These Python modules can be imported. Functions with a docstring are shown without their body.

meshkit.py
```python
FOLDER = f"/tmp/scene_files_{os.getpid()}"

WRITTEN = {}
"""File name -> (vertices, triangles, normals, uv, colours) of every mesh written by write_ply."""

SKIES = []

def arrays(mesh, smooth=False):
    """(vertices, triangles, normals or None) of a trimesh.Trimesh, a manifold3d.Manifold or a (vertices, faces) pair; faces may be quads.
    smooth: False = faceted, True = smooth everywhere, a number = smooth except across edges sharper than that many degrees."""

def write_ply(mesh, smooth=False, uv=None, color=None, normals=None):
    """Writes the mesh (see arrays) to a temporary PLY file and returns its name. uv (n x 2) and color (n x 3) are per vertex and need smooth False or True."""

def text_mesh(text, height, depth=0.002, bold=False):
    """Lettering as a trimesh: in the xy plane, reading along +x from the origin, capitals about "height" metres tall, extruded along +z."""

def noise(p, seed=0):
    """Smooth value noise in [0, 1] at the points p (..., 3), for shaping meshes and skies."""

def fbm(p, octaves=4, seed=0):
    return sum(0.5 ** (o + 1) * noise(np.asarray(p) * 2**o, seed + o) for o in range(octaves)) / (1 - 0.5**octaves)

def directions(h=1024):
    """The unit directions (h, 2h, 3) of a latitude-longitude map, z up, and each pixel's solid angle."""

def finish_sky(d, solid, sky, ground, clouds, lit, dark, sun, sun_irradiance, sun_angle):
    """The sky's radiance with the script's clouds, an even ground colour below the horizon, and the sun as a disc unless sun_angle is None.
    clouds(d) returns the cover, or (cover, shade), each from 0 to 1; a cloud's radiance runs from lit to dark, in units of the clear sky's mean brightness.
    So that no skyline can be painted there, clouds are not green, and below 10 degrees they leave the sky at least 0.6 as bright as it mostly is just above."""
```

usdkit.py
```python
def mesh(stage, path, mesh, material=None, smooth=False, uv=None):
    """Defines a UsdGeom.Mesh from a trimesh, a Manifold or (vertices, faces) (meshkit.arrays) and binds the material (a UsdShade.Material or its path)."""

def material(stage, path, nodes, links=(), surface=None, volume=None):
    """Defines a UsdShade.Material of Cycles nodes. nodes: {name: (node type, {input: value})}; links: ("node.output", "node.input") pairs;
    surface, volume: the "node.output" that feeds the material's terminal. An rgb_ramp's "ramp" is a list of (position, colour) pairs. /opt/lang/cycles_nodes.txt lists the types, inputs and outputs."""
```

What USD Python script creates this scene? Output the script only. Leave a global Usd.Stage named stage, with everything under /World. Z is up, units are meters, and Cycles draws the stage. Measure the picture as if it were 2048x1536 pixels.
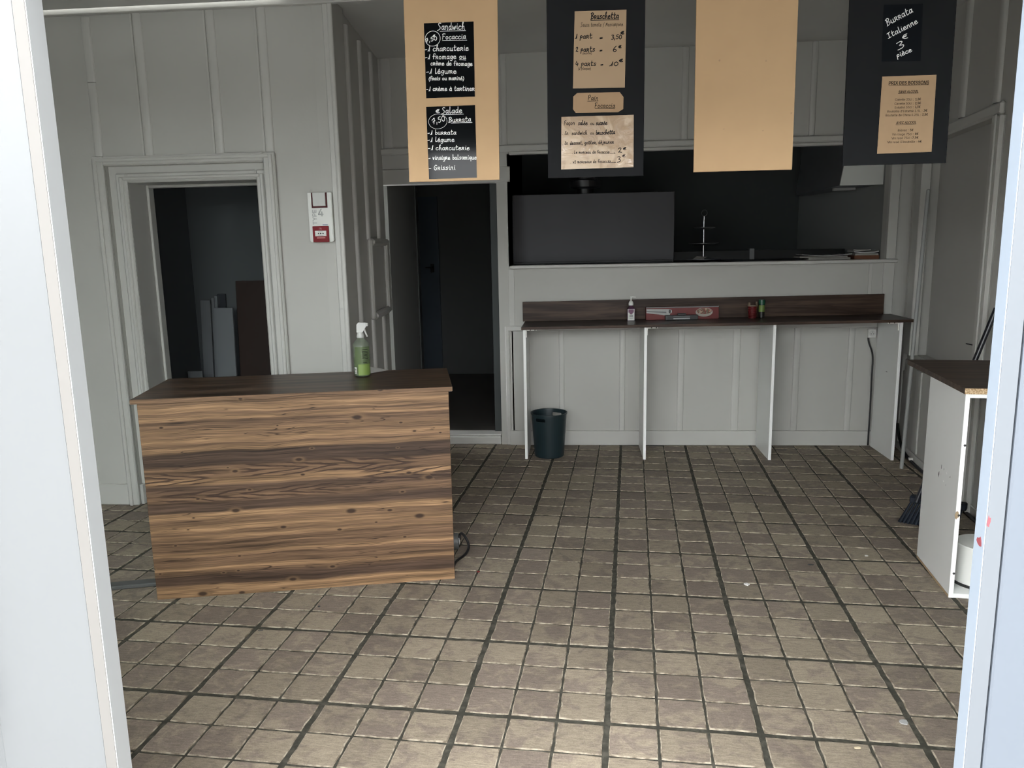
import math
import numpy as np
import trimesh
import manifold3d as m3
from shapely.geometry import LineString, Polygon, Point
from shapely.ops import unary_union
from pxr import Usd, UsdGeom, UsdLux, UsdShade, Gf, Sdf
import usdkit
import meshkit

stage = Usd.Stage.CreateInMemory()
UsdGeom.SetStageUpAxis(stage, UsdGeom.Tokens.z)
UsdGeom.SetStageMetersPerUnit(stage, 1.0)
UsdGeom.Xform.Define(stage, '/World')
RNG = np.random.default_rng(7)

# ------------------------------------------------------------------ camera, sky, exposure
EXPOSURE = 0.0
SKY = 3.8
cam = UsdGeom.Camera.Define(stage, '/World/camera')
EYE = np.array([-0.128984, -2.880507, 1.589060])
RIGHT = np.array([0.9964992, 0.0813725, -0.0191808])
DOWN = np.array([-0.0044057, -0.1779967, -0.9840212])
FWD = np.array([-0.0834864, 0.9806608, -0.1770150])
_m = Gf.Matrix4d(*RIGHT, 0, *(-DOWN), 0, *(-FWD), 0, *EYE, 1)
cam.AddTransformOp().Set(_m)
cam.CreateHorizontalApertureAttr(36.0)
cam.CreateVerticalApertureAttr(27.0)
cam.CreateFocalLengthAttr(1554.447 / 2048 * 36.0)
cam.CreateClippingRangeAttr(Gf.Vec2f(0.05, 200))
cam.CreateExposureAttr(EXPOSURE)

sky = UsdLux.DomeLight.Define(stage, '/World/overcast_sky')
sky.CreateColorAttr(Gf.Vec3f(0.97, 0.985, 1.0))
sky.CreateIntensityAttr(SKY)

# ------------------------------------------------------------------ small node-graph helper
class Ref(str):
    pass

class Graph:
    def __init__(self):
        self.n, self.l = {}, []
    def add(self, kind, out, **inp):
        name = f'n{len(self.n)}'
        vals = {}
        for k, v in inp.items():
            if isinstance(v, Ref):
                self.l.append((str(v), f'{name}.{k}'))
            else:
                vals[k] = v
        self.n[name] = (kind, vals)
        return Ref(f'{name}.{out}')
    def math(self, op, a, b=0.0, c=0.0, clamp=False):
        return self.add('math', 'value', math_type=op, value1=a, value2=b, value3=c, use_clamp=clamp)
    def vmath(self, op, a, b=(0, 0, 0)):
        return self.add('vector_math', 'vector', math_type=op, vector1=a, vector2=b)
    def mix(self, fac, a, b, kind='mix'):
        return self.add('mix', 'color', mix_type=kind, fac=fac, color1=a, color2=b)
    def noise(self, vec, scale, detail=3.0, rough=0.5, dist=0.0):
        return self.add('noise_texture', 'fac', vector=vec, scale=scale, detail=detail, roughness=rough, distortion=dist)
    def map(self, v, lo, hi, a=0.0, b=1.0, kind='smoothstep'):
        return self.add('map_range', 'result', range_type=kind, value=v, from_min=lo, from_max=hi, to_min=a, to_max=b, clamp=True)
    def scale(self, vec, s):
        return self.add('mapping', 'vector', vector=vec, scale=s)
    def make(self, name, surface):
        return usdkit.material(stage, '/World/Looks/' + name, self.n, self.l, surface=str(surface))

UsdGeom.Scope.Define(stage, '/World/Looks')
M = {}

def obj_coord(g):
    return g.add('texture_coordinate', 'object')

def world_pos(g):
    return g.add('geometry', 'position')

def plain(name, col, rough=0.5, spec=0.5, mottle=0.0, scale=6.0, bump=0.0, bscale=120.0, metallic=0.0, coat=0.0, **kw):
    g = Graph()
    v = obj_coord(g)
    inp = dict(roughness=rough, specular_ior_level=spec, metallic=metallic, coat_weight=coat, **kw)
    if mottle:
        f = g.noise(v, scale, 4.0)
        inp['base_color'] = g.mix(f, tuple(c * (1 - mottle) for c in col), tuple(min(1, c * (1 + mottle)) for c in col))
    else:
        inp['base_color'] = col
    if bump:
        h = g.noise(v, bscale, 3.0)
        inp['normal'] = g.add('bump', 'normal', height=h, strength=bump, distance=0.002)
    M[name] = g.make(name, g.add('principled_bsdf', 'BSDF', **inp))

WALL = (0.448, 0.442, 0.414)
plain('wall_paint', WALL, 0.55, 0.3, mottle=0.035, scale=3.0, bump=0.15, bscale=90)
plain('trim_paint', (0.482, 0.477, 0.449), 0.42, 0.45, mottle=0.04, scale=5.0, bump=0.12, bscale=60)
plain('ceiling_paint', (0.52, 0.52, 0.495), 0.8, 0.2, mottle=0.05, scale=4, bump=0.7, bscale=28)
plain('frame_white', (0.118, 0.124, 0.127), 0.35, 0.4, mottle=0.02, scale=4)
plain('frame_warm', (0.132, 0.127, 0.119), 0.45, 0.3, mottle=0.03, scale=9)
plain('frame_lit_reveal', (0.32, 0.335, 0.34), 0.35, 0.4, mottle=0.02, scale=9)  # brighter than the jamb: daylight on the left reveal put into the colour
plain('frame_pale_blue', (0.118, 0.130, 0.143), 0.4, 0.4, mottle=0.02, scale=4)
plain('lit_reveal_blue', (0.27, 0.315, 0.37), 0.4, 0.4, mottle=0.02, scale=4)  # right reveal, lightened in colour to look lit by daylight
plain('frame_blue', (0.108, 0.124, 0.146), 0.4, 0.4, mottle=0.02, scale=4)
plain('melamine', (0.76, 0.77, 0.75), 0.32, 0.4, mottle=0.015, scale=5)
plain('melamine_edge', (0.88, 0.89, 0.87), 0.3, 0.4)
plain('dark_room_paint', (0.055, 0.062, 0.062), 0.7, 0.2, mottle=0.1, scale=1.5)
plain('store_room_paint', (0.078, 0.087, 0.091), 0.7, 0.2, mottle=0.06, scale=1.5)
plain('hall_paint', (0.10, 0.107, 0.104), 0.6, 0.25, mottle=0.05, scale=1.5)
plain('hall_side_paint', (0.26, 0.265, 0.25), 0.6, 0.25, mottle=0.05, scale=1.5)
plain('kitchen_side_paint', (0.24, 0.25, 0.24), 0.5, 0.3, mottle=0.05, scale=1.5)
plain('blue_door_paint', (0.07, 0.09, 0.11), 0.55, 0.25)
plain('black_surface', (0.012, 0.013, 0.014), 0.45, 0.3)
plain('oven_dark', (0.048, 0.048, 0.054), 0.55, 0.35, mottle=0.06, scale=3)
plain('black_board', (0.0155, 0.0165, 0.018), 0.75, 0.12, mottle=0.05, scale=10, bump=0.08, bscale=300)
plain('kraft_board', (0.56, 0.378, 0.212), 0.7, 0.2, mottle=0.05, scale=9, bump=0.08, bscale=260)
plain('kraft_paper', (0.44, 0.295, 0.175), 0.65, 0.25, mottle=0.05, scale=40)
plain('black_card', (0.006, 0.007, 0.008), 0.10, 0.16)
plain('black_card_matte', (0.005, 0.0065, 0.009), 0.6, 0.10)
plain('chalk', (0.90, 0.90, 0.88), 0.8, 0.1)
plain('ink', (0.010, 0.009, 0.010), 0.6, 0.2)
plain('ink_brown', (0.035, 0.022, 0.014), 0.6, 0.2)
plain('thin_ink', (0.06, 0.045, 0.03), 0.6, 0.2)
plain('white_plastic', (0.66, 0.66, 0.63), 0.35, 0.5)
plain('grey_plastic', (0.52, 0.525, 0.505), 0.4, 0.4)
plain('grey_print', (0.36, 0.37, 0.36), 0.5, 0.3)
plain('blue_print', (0.10, 0.12, 0.22), 0.5, 0.3)
plain('alarm_red', (0.185, 0.004, 0.010), 0.45, 0.2)
plain('alarm_dark_red', (0.06, 0.004, 0.006), 0.5, 0.2)
plain('pink_print', (0.45, 0.14, 0.14), 0.5, 0.3)
plain('black_plastic', (0.012, 0.012, 0.013), 0.35, 0.5)
plain('cable_black', (0.008, 0.008, 0.009), 0.45, 0.5)
plain('bin_teal', (0.011, 0.024, 0.029), 0.38, 0.5, mottle=0.08, scale=8)
plain('pole_grey', (0.30, 0.305, 0.295), 0.45, 0.5)
plain('chrome', (0.75, 0.75, 0.74), 0.2, 0.5, metallic=1.0)
plain('bracket_white', (0.92, 0.91, 0.86), 0.25, 0.6)
plain('red_card', (0.13, 0.009, 0.008), 0.42, 0.4, mottle=0.1, scale=30)
plain('red_tumbler', (0.10, 0.004, 0.006), 0.35, 0.5)
plain('beige_rim', (0.2, 0.155, 0.11), 0.5, 0.4)
plain('green_cap', (0.006, 0.07, 0.036), 0.3, 0.5)
plain('green_label', (0.15, 0.22, 0.055), 0.4, 0.4)
plain('dark_spice', (0.012, 0.010, 0.009), 0.3, 0.5)
plain('purple_label', (0.15, 0.055, 0.11), 0.4, 0.4)
plain('foil', (0.36, 0.36, 0.35), 0.35, 0.5)
plain('foil_shade', (0.14, 0.14, 0.145), 0.4, 0.5)
plain('plate_print', (0.36, 0.32, 0.28), 0.4, 0.3)
plain('paper_white', (0.62,0.61,0.59), 0.7, 0.2)
plain('carton_grey', (0.28, 0.27, 0.245), 0.7, 0.2, mottle=0.08, scale=14)
plain('carton_brown', (0.16, 0.065, 0.035), 0.6, 0.3)
plain('plank_grey', (0.070, 0.072, 0.070), 0.5, 0.4)
plain('board_light', (0.15, 0.162, 0.17), 0.5, 0.3)
plain('board_brown', (0.022, 0.011, 0.008), 0.55, 0.3)
plain('board_blue', (0.02, 0.024, 0.03), 0.6, 0.3)
plain('bristle_blue', (0.006, 0.010, 0.018), 0.6, 0.3)
plain('black_tube', (0.010, 0.011, 0.016), 0.3, 0.6)
plain('pink_spot', (0.22, 0.055, 0.065), 0.5, 0.3)
plain('grey_scuff', (0.38, 0.39, 0.38), 0.6, 0.2)
plain('dark_scuff', (0.05, 0.05, 0.05), 0.7, 0.2)
plain('raw_wood_chip', (0.36, 0.27, 0.17), 0.7, 0.2)
plain('facade', (0.30, 0.29, 0.28), 0.8, 0.2, mottle=0.1, scale=1.0)
plain('pavement', (0.42, 0.41, 0.40), 0.85, 0.2, mottle=0.15, scale=3)
plain('door_sill', (0.40, 0.40, 0.39), 0.6, 0.3, mottle=0.1, scale=8)
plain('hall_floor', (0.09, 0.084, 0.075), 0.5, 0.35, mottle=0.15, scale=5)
plain('red_bit', (0.12, 0.012, 0.012), 0.6, 0.2)
plain('yellow_bit', (0.62, 0.52, 0.36), 0.6, 0.2)
plain('hood_white', (0.62, 0.63, 0.60), 0.35, 0.4)
plain('steel_dark', (0.16, 0.165, 0.17), 0.35, 0.5)
plain('plate_black', (0.06, 0.065, 0.067), 0.25, 0.6)

def mat_glass_pane():
    g = Graph()
    t = g.add('transparent_bsdf', 'BSDF', color=(0.93, 0.96, 0.95))
    s = g.add('glossy_bsdf', 'BSDF', color=(1, 1, 1), roughness=0.01)
    f = g.add('fresnel', 'fac', IOR=1.45)
    M['window_glass'] = g.make('window_glass', g.add('mix_closure', 'closure', fac=f, closure1=t, closure2=s))
mat_glass_pane()

def mat_tinted(name, tint, solid, amount):
    g = Graph()
    t = g.add('transparent_bsdf', 'BSDF', color=tint)
    s = g.add('principled_bsdf', 'BSDF', base_color=solid, roughness=0.12, specular_ior_level=0.6)
    M[name] = g.make(name, g.add('mix_closure', 'closure', fac=amount, closure1=t, closure2=s))
mat_tinted('clear_plastic', (0.84, 0.88, 0.82), (0.22, 0.25, 0.20), 0.30)
mat_tinted('green_liquid', (0.40, 0.58, 0.16), (0.09, 0.15, 0.015), 0.55)
mat_tinted('frosted_white', (0.8, 0.8, 0.78), (0.52, 0.52, 0.50), 0.72)
mat_tinted('purple_gel', (0.55, 0.35, 0.5), (0.16, 0.07, 0.13), 0.6)
mat_tinted('label_film', (0.66, 0.73, 0.55), (0.17, 0.22, 0.12), 0.45)

def mat_laminated():
    # kraft sheet in a creased clear sleeve
    g = Graph()
    v = obj_coord(g)
    f = g.noise(v, 7.0, 3.0, 0.6, 1.0)
    h = g.noise(v, 11.0, 4.0, 0.6, 1.4)
    fac = g.map(f, 0.46, 0.56)
    col = g.mix(fac, (0.43, 0.30, 0.185), (0.56, 0.42, 0.28))
    n = g.add('bump', 'normal', height=h, strength=0.9, distance=0.02)
    M['laminated_kraft'] = g.make('laminated_kraft', g.add('principled_bsdf', 'BSDF', base_color=col, roughness=0.5, coat_weight=1.0, coat_roughness=0.10, coat_normal=n))
    g = Graph()
    v = obj_coord(g)
    h = g.noise(v, 9.0, 3.0, 0.6, 0.8)
    n = g.add('bump', 'normal', height=h, strength=0.35, distance=0.02)
    M['sleeved_kraft'] = g.make('sleeved_kraft', g.add('principled_bsdf', 'BSDF', base_color=(0.46, 0.325, 0.20), roughness=0.5, coat_weight=0.7, coat_roughness=0.15, coat_normal=n))
mat_laminated()

TILT = 0.06842427      # the tile courses run 3.9 degrees off the walls
def mat_tiles():
    g = Graph()
    p = world_pos(g)
    r = g.add('vector_rotate', 'vector', rotate_type='z_axis', vector=p, angle=TILT)
    c = g.add('mapping', 'vector', vector=r, scale=(6, 6, 0.0))
    cell = g.vmath('floor', c)
    fr = g.vmath('fraction', c)
    w1 = g.add('white_noise_texture', 'value', dimensions='3D', vector=cell)
    wc = g.add('white_noise_texture', 'color', dimensions='3D', vector=cell)
    off = g.add('vector_math', 'vector', math_type='scale', vector1=wc, scale=37.0)
    q = g.vmath('add', c, off)
    blotch = g.noise(q, 2.1, 5.0, 0.66, 0.7)
    bias = g.math('multiply_add', w1, 0.24, -0.13)
    bsum = g.math('add', blotch, bias)
    fac = g.map(bsum, 0.40, 0.58)
    col = g.mix(fac, (0.262, 0.221, 0.165), (0.194, 0.158, 0.129))
    tone = g.add('separate_color', 'g', color=wc)
    tv = g.math('multiply_add', tone, 0.30, 0.83)
    col = g.mix(1.0, col, g.add('combine_color', 'color', r=tv, g=tv, b=tv), 'multiply')
    st = g.scale(q, (3.0, 14.0, 1.0))
    streak = g.noise(st, 1.6, 4.0, 0.65, 0.4)
    s2 = g.map(streak, 0.30, 0.72, 0.76, 1.22, 'linear')
    col = g.mix(1.0, col, g.add('combine_color', 'color', r=s2, g=s2, b=s2), 'multiply')
    grain = g.noise(p, 190.0, 3.0, 0.7)
    s3 = g.map(grain, 0.25, 0.75, 0.78, 1.22, 'linear')
    col = g.mix(1.0, col, g.add('combine_color', 'color', r=s3, g=s3, b=s3), 'multiply')
    h = g.math('add', g.math('multiply', streak, 0.8), g.math('multiply', grain, 0.3))
    n = g.add('bump', 'normal', height=h, strength=0.35, distance=0.004)
    M['floor_tile'] = g.make('floor_tile', g.add('principled_bsdf', 'BSDF', base_color=col, roughness=0.6, specular_ior_level=0.2, normal=n))
    # the pale worn lip round every tile
    g = Graph()
    p = world_pos(g)
    f = g.map(g.noise(p, 30.0, 3.0, 0.6), 0.35, 0.65)
    col = g.mix(f, (0.15, 0.122, 0.09), (0.40, 0.35, 0.27))
    M['tile_lip'] = g.make('tile_lip', g.add('principled_bsdf', 'BSDF', base_color=col, roughness=0.7, specular_ior_level=0.2))
    g = Graph()
    p = world_pos(g)
    f = g.map(g.noise(p, 22.0, 4.0, 0.65), 0.4, 0.7)
    col = g.mix(f, (0.042, 0.041, 0.032), (0.088, 0.082, 0.066))
    M['grout'] = g.make('grout', g.add('principled_bsdf', 'BSDF', base_color=col, roughness=0.85, specular_ior_level=0.2))
mat_tiles()

def mat_pine():
    g = Graph()
    v = obj_coord(g)
    sx = g.add('separate_xyz', 'x', vector=v)
    sy = g.add('separate_xyz', 'y', vector=v)
    sz = g.add('separate_xyz', 'z', vector=v)
    zz = g.math('add', sz, g.math('multiply', sy, 0.9))
    low = g.noise(g.add('combine_xyz', 'vector', x=g.math('multiply', sx, 2.2), y=0.0, z=g.math('multiply', zz, 5.0)), 1.0, 2.0)
    warp = g.math('multiply_add', low, 0.036, -0.018)
    zw = g.math('add', zz, warp)
    # plank tones, bottom to top, after the print on the panel
    Lt, Md, Dk, Vd = (0.186, 0.112, 0.059), (0.106, 0.063, 0.036), (0.054, 0.033, 0.022), (0.036, 0.022, 0.015)
    tones = [(0.0, Lt), (0.05, Lt), (0.062, Dk), (0.100, Dk), (0.120, Md), (0.135, Lt), (0.150, Md), (0.195, Md), (0.205, Lt), (0.225, Md), (0.275, Md), (0.285, Lt), (0.300, Md), (0.325, Lt), (0.365, Md), (0.385, Lt), (0.402, Lt),
             (0.415, Dk), (0.450, Dk), (0.475, Md), (0.535, Dk), (0.548, Lt), (0.565, Lt), (0.578, Md), (0.620, Md), (0.632, Vd), (0.670, Dk), (0.690, Vd), (0.702, Lt), (0.725, Md), (0.745, Lt), (0.775, Md), (0.785, Lt), (0.805, Md), (0.835, Md), (0.845, Lt), (0.865, Md), (0.885, Lt), (0.925, Md),
             (0.95, Md), (1.0, Dk), (1.1, Md), (1.2, Dk), (1.3, Md), (1.5, Dk)]
    band = g.add('rgb_ramp', 'color', fac=g.math('divide', zw, 1.5), interpolate=True, ramp=[(p_ / 1.5, c_) for p_, c_ in tones])
    # long streaks
    st = g.noise(g.add('combine_xyz', 'vector', x=g.math('multiply', sx, 1.25), y=g.math('multiply', sy, 30.0), z=g.math('multiply', zw, 62.0)), 1.0, 4.0, 0.68, 0.3)
    s1 = g.map(st, 0.30, 0.70, 0.36, 1.78, 'linear')
    col = g.mix(1.0, band, g.add('combine_color', 'color', r=s1, g=s1, b=s1), 'multiply')
    fine = g.noise(g.add('combine_xyz', 'vector', x=g.math('multiply', sx, 5.0), y=g.math('multiply', sy, 160.0), z=g.math('multiply', zw, 330.0)), 1.0, 2.0)
    s2 = g.map(fine, 0.28, 0.72, 0.58, 1.38, 'linear')
    col = g.mix(1.0, col, g.add('combine_color', 'color', r=s2, g=s2, b=s2), 'multiply')
    # thin dark cracks along the grain
    cr = g.noise(g.add('combine_xyz', 'vector', x=g.math('multiply', sx, 1.3), y=g.math('multiply', sy, 20.0), z=g.math('multiply', zw, 30.0)), 1.0, 2.0, 0.5, 0.6)
    crack = g.math('subtract', 1.0, g.map(g.math('absolute', g.math('subtract', cr, 0.5)), 0.0, 0.013))
    thin = g.map(g.noise(v, 3.3, 2.0), 0.46, 0.62)
    col = g.mix(g.math('multiply', g.math('multiply', crack, thin), 0.85), col, (0.014, 0.008, 0.006))
    # cathedral figure: nested pointed arches, in two planks
    for cx, cz, px in ((0.82, 0.598, 1.0), (0.46, 0.492, -1.0), (1.36, 0.545, -1.0), (-0.10, 0.572, 1.0)):
        dx = g.math('multiply', g.math('subtract', sx, cx), 0.085 * px)
        dz = g.math('subtract', zw, cz)
        ab = g.math('absolute', dz)
        wob = g.math('multiply_add', g.noise(g.scale(v, (7, 1, 26)), 1.0, 3.0), 0.020, -0.010)
        d = g.math('add', g.math('add', dx, g.math('multiply', ab, 0.75)), wob)
        ring = g.map(g.math('sine', g.math('multiply', d, 430.0)), 0.15, 0.75)
        inside = g.math('multiply', g.math('subtract', 1.0, g.map(ab, 0.024, 0.034)), g.map(g.math('absolute', g.math('subtract', sx, cx)), 0.46, 0.34))
        col = g.mix(g.math('multiply', g.math('multiply', ring, inside), 0.85), col, (0.027, 0.015, 0.011))
    # knots
    kv = g.add('combine_xyz', 'vector', x=g.math('multiply', sx, 5.6), y=g.math('multiply', zz, 11.5), z=0.0)
    vd = g.add('voronoi_texture', 'distance', dimensions='2D', feature='f1', vector=kv, scale=1.0, randomness=1.0)
    vc = g.add('voronoi_texture', 'color', dimensions='2D', feature='f1', vector=kv, scale=1.0, randomness=1.0)
    vd = g.math('multiply', vd, g.math('multiply_add', g.add('separate_color', 'g', color=vc), 2.2, 0.55))
    pick = g.math('greater_than', g.add('separate_color', 'r', color=vc), 0.58)
    kn = g.math('multiply', g.math('subtract', 1.0, g.map(vd, 0.04, 0.105)), pick)
    halo = g.math('multiply', g.math('subtract', 1.0, g.map(vd, 0.08, 0.20)), pick)
    col = g.mix(g.math('multiply', halo, 0.45), col, (0.16, 0.097, 0.05))
    col = g.mix(g.math('multiply', kn, 0.9), col, (0.020, 0.011, 0.008))
    n = g.add('bump', 'normal', height=st, strength=0.18, distance=0.002)
    M['pine'] = g.make('pine', g.add('principled_bsdf', 'BSDF', base_color=col, roughness=0.5, specular_ior_level=0.2, normal=n))
mat_pine()

def mat_walnut(name, dark, light, spec=0.35, rough=0.45, sx_=1.5):
    g = Graph()
    v = obj_coord(g)
    sx = g.add('separate_xyz', 'x', vector=v)
    sy = g.add('separate_xyz', 'y', vector=v)
    sz = g.add('separate_xyz', 'z', vector=v)
    st = g.noise(g.add('combine_xyz', 'vector', x=g.math('multiply', sx, sx_), y=g.math('multiply', sy, 24.0), z=g.math('multiply', sz, 24.0)), 1.0, 4.0, 0.6, 0.5)
    f = g.map(st, 0.32, 0.70)
    col = g.mix(f, dark, light)
    fine = g.noise(g.add('combine_xyz', 'vector', x=g.math('multiply', sx, 5.0), y=g.math('multiply', sy, 190.0), z=g.math('multiply', sz, 190.0)), 1.0, 2.0)
    s2 = g.map(fine, 0.25, 0.75, 0.8, 1.2, 'linear')
    col = g.mix(1.0, col, g.add('combine_color', 'color', r=s2, g=s2, b=s2), 'multiply')
    M[name] = g.make(name, g.add('principled_bsdf', 'BSDF', base_color=col, roughness=rough, specular_ior_level=spec))
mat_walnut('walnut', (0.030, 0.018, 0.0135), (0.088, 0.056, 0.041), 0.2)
mat_walnut('walnut_shaded_top', (0.012, 0.0085, 0.0075), (0.030, 0.021, 0.017), 0.25, 0.35)  # darker copy of walnut: shade of the flat table top put into the colour
mat_walnut('counter_shaded_top', (0.026, 0.0165, 0.0115), (0.115, 0.073, 0.048), 0.16, 0.35)  # counter top darkened in colour, as flat faces get little light
mat_walnut('walnut_worn', (0.030, 0.019, 0.014), (0.095, 0.064, 0.046), 0.25, sx_=2.2)

def mat_chipboard():
    g = Graph()
    v = obj_coord(g)
    f = g.noise(v, 160.0, 3.0, 0.7)
    fac = g.map(f, 0.38, 0.62)
    col = g.mix(fac, (0.30, 0.185, 0.09), (0.66, 0.50, 0.32))
    M['chipboard'] = g.make('chipboard', g.add('principled_bsdf', 'BSDF', base_color=col, roughness=0.8, specular_ior_level=0.2))
mat_chipboard()

def mat_pizza():
    g = Graph()
    v = obj_coord(g)
    c = g.add('voronoi_texture', 'color', dimensions='3D', feature='f1', vector=v, scale=95.0)
    r = g.add('separate_color', 'r', color=c)
    col = g.add('rgb_ramp', 'color', fac=r, interpolate=False, ramp=[(0.0, (0.16, 0.03, 0.02)), (0.3, (0.42, 0.30, 0.2)), (0.55, (0.12, 0.09, 0.05)), (0.75, (0.5, 0.42, 0.32)), (0.9, (0.25, 0.06, 0.03))])
    M['pizza_print'] = g.make('pizza_print', g.add('principled_bsdf', 'BSDF', base_color=col, roughness=0.45))
mat_pizza()

# ------------------------------------------------------------------ prim helpers
_used = {}
_T = {}

def numbered(parent, name):
    k = (parent, name)
    n = _used.get(k, 0)
    _used[k] = n + 1
    return f'{parent}/{name}' + (f'_{n:03d}' if n else '')

def info(prim, label=None, cat=None, group=None, kind=None):
    for k, v in (('label', label), ('category', cat), ('group', group), ('kind', kind)):
        if v:
            prim.SetCustomDataByKey(k, v)

def thing(name, label=None, cat=None, loc=(0, 0, 0), rz=0.0, group=None, kind=None):
    path = numbered('/World', name)
    x = UsdGeom.Xform.Define(stage, path)
    x.AddTranslateOp().Set(Gf.Vec3d(*map(float, loc)))
    if rz:
        x.AddRotateZOp().Set(math.degrees(rz))
    info(x.GetPrim(), label, cat, group, kind)
    c, s = math.cos(rz), math.sin(rz)
    t = np.eye(4)
    t[:3, :3] = [[c, -s, 0], [s, c, 0], [0, 0, 1]]
    t[:3, 3] = loc
    _T[path] = np.linalg.inv(t)
    return path

def tm(mesh):
    v, f, _ = meshkit.arrays(mesh)
    return trimesh.Trimesh(v, f, process=False)

def part(parent, name, mesh, mat, label=None, world=True, smooth=False, kind=None):
    """A mesh prim under a thing (or under a part of it). world: the mesh is in world coordinates."""
    mesh = tm(mesh)
    if world:
        root = '/'.join(parent.split('/')[:3])
        mesh.apply_transform(_T[root])
    path = numbered(parent, name)
    p = usdkit.mesh(stage, path, mesh, M[mat], smooth=smooth)
    info(p.GetPrim(), label, None, None, kind)
    return path

def join(*ms):
    return trimesh.util.concatenate([tm(m) for m in ms])

def box(x0, x1, y0, y1, z0, z1, b=0.0):
    """A box; with b, all its edges are chamfered."""
    x0, x1 = min(x0, x1), max(x0, x1)
    y0, y1 = min(y0, y1), max(y0, y1)
    z0, z1 = min(z0, z1), max(z0, z1)
    b = min(b, 0.45 * min(x1 - x0, y1 - y0, z1 - z0))
    if b <= 0:
        m = trimesh.creation.box([x1 - x0, y1 - y0, z1 - z0])
        m.apply_translation([(x0 + x1) / 2, (y0 + y1) / 2, (z0 + z1) / 2])
        return m
    pts = []
    for X, sx in ((x0, 1), (x1, -1)):
        for Y, sy in ((y0, 1), (y1, -1)):
            for Z, sz in ((z0, 1), (z1, -1)):
                pts += [(X, Y + sy * b, Z + sz * b), (X + sx * b, Y, Z + sz * b), (X + sx * b, Y + sy * b, Z)]
    return tm(m3.Manifold.hull_points(np.array(pts)))

def xf(mesh, rz=0.0, loc=(0, 0, 0), rx=0.0, ry=0.0):
    m = tm(mesh).copy()
    for a, ax in ((rx, [1, 0, 0]), (ry, [0, 1, 0]), (rz, [0, 0, 1])):
        if a:
            m.apply_transform(trimesh.transformations.rotation_matrix(a, ax))
    m.apply_translation(loc)
    return m

def lathe(profile, n=40, loc=(0, 0, 0)):
    m = trimesh.creation.revolve(np.array(profile, float), sections=n)
    m.apply_translation(loc)
    return m

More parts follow.
